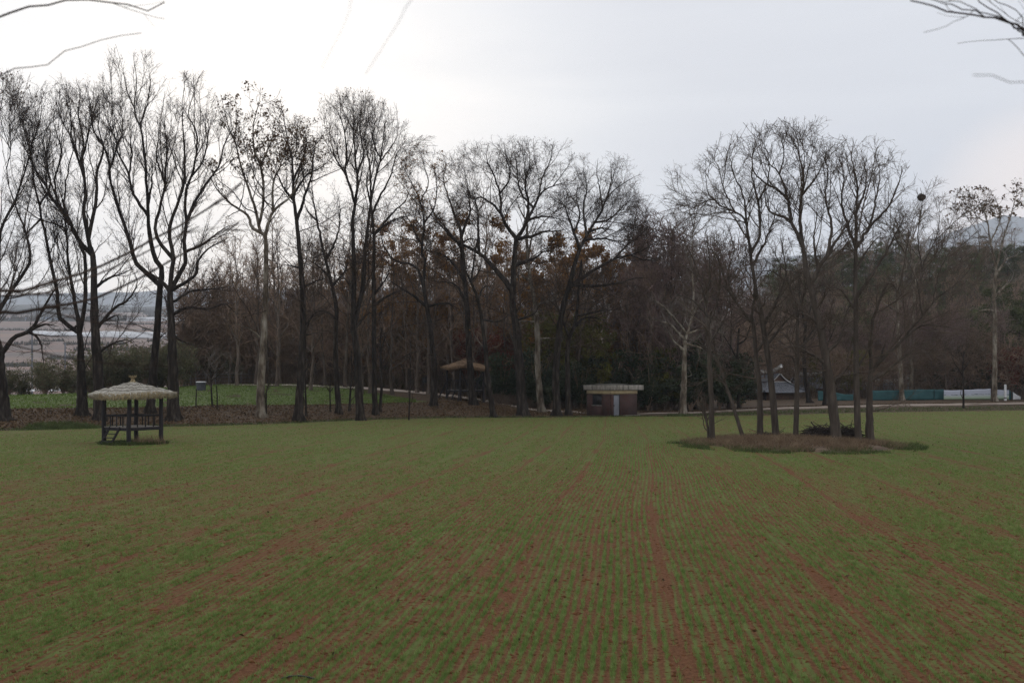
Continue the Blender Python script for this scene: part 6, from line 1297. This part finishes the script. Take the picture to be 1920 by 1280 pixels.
p = px(873, 1088, H * F / (1088 - HY)); V, Q = leaf_quads(np.array([[p[0], p[1], 0.05], [p[0] + 0.05, p[1], 0.045]]), np.random.default_rng(3), 0.11); o = np_mesh('pale_husk', V, Q, M['straw_tan']); tag(o, 'pale straw husk lying on the wheat left of the centre furrow', 'husk')

# ------------------------------------------------------------------ the trees the photographer stands beneath
def near_tree(name, label, tx, ty, top, branches, seed, tw=0.16):
    rng = np.random.default_rng(seed); z0 = gz(tx, ty); r = empty(name, (tx, ty, z0)); tag(r, label, 'tree')
    base = np.array([tx, ty, z0]); C = resample(np.array([[tx, ty, z0 - 0.2], [tx + 0.05, ty, z0 + 1.2], [tx - 0.06, ty + 0.05, z0 + 2.6], [tx - 0.02, ty - 0.1, top]]), 16)
    V, Q = tubes((C - base)[None], np.linspace(tw, tw * 0.45, 16)[None], 10); np_mesh('trunk', V, Q, M['bark'], r, smooth=True)
    for (w, pts, tws) in branches:
        P_ = np.array([px(a, b, d) for (a, b, d) in pts]); k = int(np.argmin(np.abs(C[:, 2] - (P_[0, 2] - 0.15)))); P_ = np.vstack([C[k], (C[k] + P_[0]) / 2 + [0, 0, -0.03], P_]); B = resample(P_, 26); B[2:] += rng.normal(0, 0.0035, (24, 3)); rad = np.linspace(w * 1.25, w * 0.4, 26)
        Vb, Qb = tubes((B - base)[None], rad[None], 8)
        if tws:
            S, rs = spawn(B[None, 10:], rad[None, 10:], rng, tws * 1.6, 0.05, (0.18, 0.75), (10, 32), 0.06, 0.07, 8, 0.0026, 0.0012, 0.6); S2, r2 = spawn(S, rs, rng, 4.0, 0.2, (0.05, 0.16), (20, 50), 0.1, 0.1, 4, 0.0014, 0.0008, 0.7)
            for X_, r_ in ((S, rs), (S2, r2)):
                if len(X_): V, Q = tubes(X_ - base, r_, 4); Qb = np.vstack([Qb, Q + len(Vb)]); Vb = np.vstack([Vb, V])
        np_mesh('branch', Vb, Qb, M['twig'], r, smooth=True)
    return r
p9 = lambda pts, d0, d1: [(q[0] / (16 / 3), 460 + q[1] / (16 / 3), d0 + (d1 - d0) * i / (len(pts) - 1)) for i, q in enumerate(pts)]
near_tree('near_tree', 'tree beside the viewer sending blurred dark branches in from the left edge', -2.35, 2.5, 6.0, [
    (0.0060, p9([(-120, 705), (0, 682), (300, 655), (600, 610), (900, 552), (1000, 512), (1150, 435), (1350, 350), (1500, 272), (1700, 150), (1900, 40), (2150, -110), (2400, -230)], 2.5, 3.1), 3.0),
    (0.0062, p9([(-120, 485), (0, 470), (200, 462), (450, 372), (600, 345), (850, 272), (1000, 212), (1300, 70), (1600, -60), (1850, -220), (2150, -380), (2420, -630)], 2.4, 2.9), 3.2),
    (0.0045, p9([(-120, 505), (0, 500), (250, 492), (500, 470), (700, 380), (1000, 290), (1200, 200), (1400, 110), (1700, -60), (2000, -200)], 2.5, 2.9), 2.6),
    (0.0032, p9([(-120, 90), (0, 95), (120, 70), (200, 40), (300, 10)], 2.7, 2.9), 0.5),
    (0.0046, [(-40, 40, 2.9), (0, 25, 2.9), (50, 10, 2.95), (100, 3, 3.0), (175, 2, 3.0), (225, 8, 3.05), (270, 20, 3.1), (310, 5, 3.1)], 0.7),
    (0.0026, [(-30, 152, 2.9), (0, 145, 2.9), (45, 125, 3.0), (90, 118, 3.0), (130, 95, 3.05), (190, 75, 3.1), (260, 60, 3.1)], 0.5),
    (0.0009, [(-200, -600, 1.6), (200, -420, 1.3), (480, -220, 1.15), (775, -40, 1.4), (742, 38, 1.75), (712, 92, 1.75), (683, 142, 1.75)], 0),
    (0.0006, [(-200, -560, 1.6), (200, -380, 1.3), (480, -180, 1.15), (645, -20, 1.4), (638, 60, 1.75), (622, 100, 1.75), (600, 130, 1.75)], 0),
], 61)
p5 = lambda pts, d0, d1: [(1660 + q[0] / 6.4, q[1] / 6.4, d0 + (d1 - d0) * i / (len(pts) - 1)) for i, q in enumerate(pts)]
near_tree('near_tree', 'tree beside the viewer with thin twigs dipping into the top right corner', 2.75, 3.0, 6.2, [
    (0.0046, p5([(1900, 470), (1664, 350), (1560, 295), (1400, 232), (1210, 212), (1000, 190), (700, 105), (500, 50), (280, -20)], 3.2, 2.6), 0.8),
    (0.0034, p5([(1800, 420), (1560, 292), (1400, 228), (1260, 110), (1120, -10), (1000, -120)], 3.2, 2.8), 0.8),
    (0.0030, p5([(1800, 410), (1500, 270), (1280, 222), (1000, 140), (780, 70), (590, 5), (500, -30)], 3.2, 2.5), 0.6),
    (0.0028, p5([(1800, 400), (1450, 240), (1210, 160), (1000, 80), (800, -5)], 3.2, 2.7), 0.6),
    (0.0028, p5([(1850, 420), (1664, 250), (1550, 120), (1400, 30), (1290, -30)], 3.2, 3.0), 0.6),
    (0.0024, p5([(1900, 760), (1664, 610), (1560, 545), (1470, 490)], 3.0, 2.8), 0),
    (0.0016, p5([(2300, 900), (1900, 960), (1664, 965), (1300, 940), (1060, 895)], 1.9, 1.5), 0),
], 67)
#@@HAZE@@
def haze():
    m = bpy.data.materials.new('haze air'); m.use_nodes = True; nt = m.node_tree; nt.nodes.clear()
    out = nt.nodes.new('ShaderNodeOutputMaterial'); v = nt.nodes.new('ShaderNodeVolumePrincipled')
    v.inputs['Color'].default_value = (0.84, 0.915, 1.0, 1); v.inputs['Density'].default_value = 1.7e-4; v.inputs['Anisotropy'].default_value = 0.2
    nt.links.new(v.outputs[0], out.inputs['Volume'])
    mb = MB(); mb.box((0, 2910, 465), (13200, 6060, 1000)); o = mb.build('haze', m); tag(o, 'thin bluish air over the whole valley', 'haze', kind='stuff'); return o
haze()
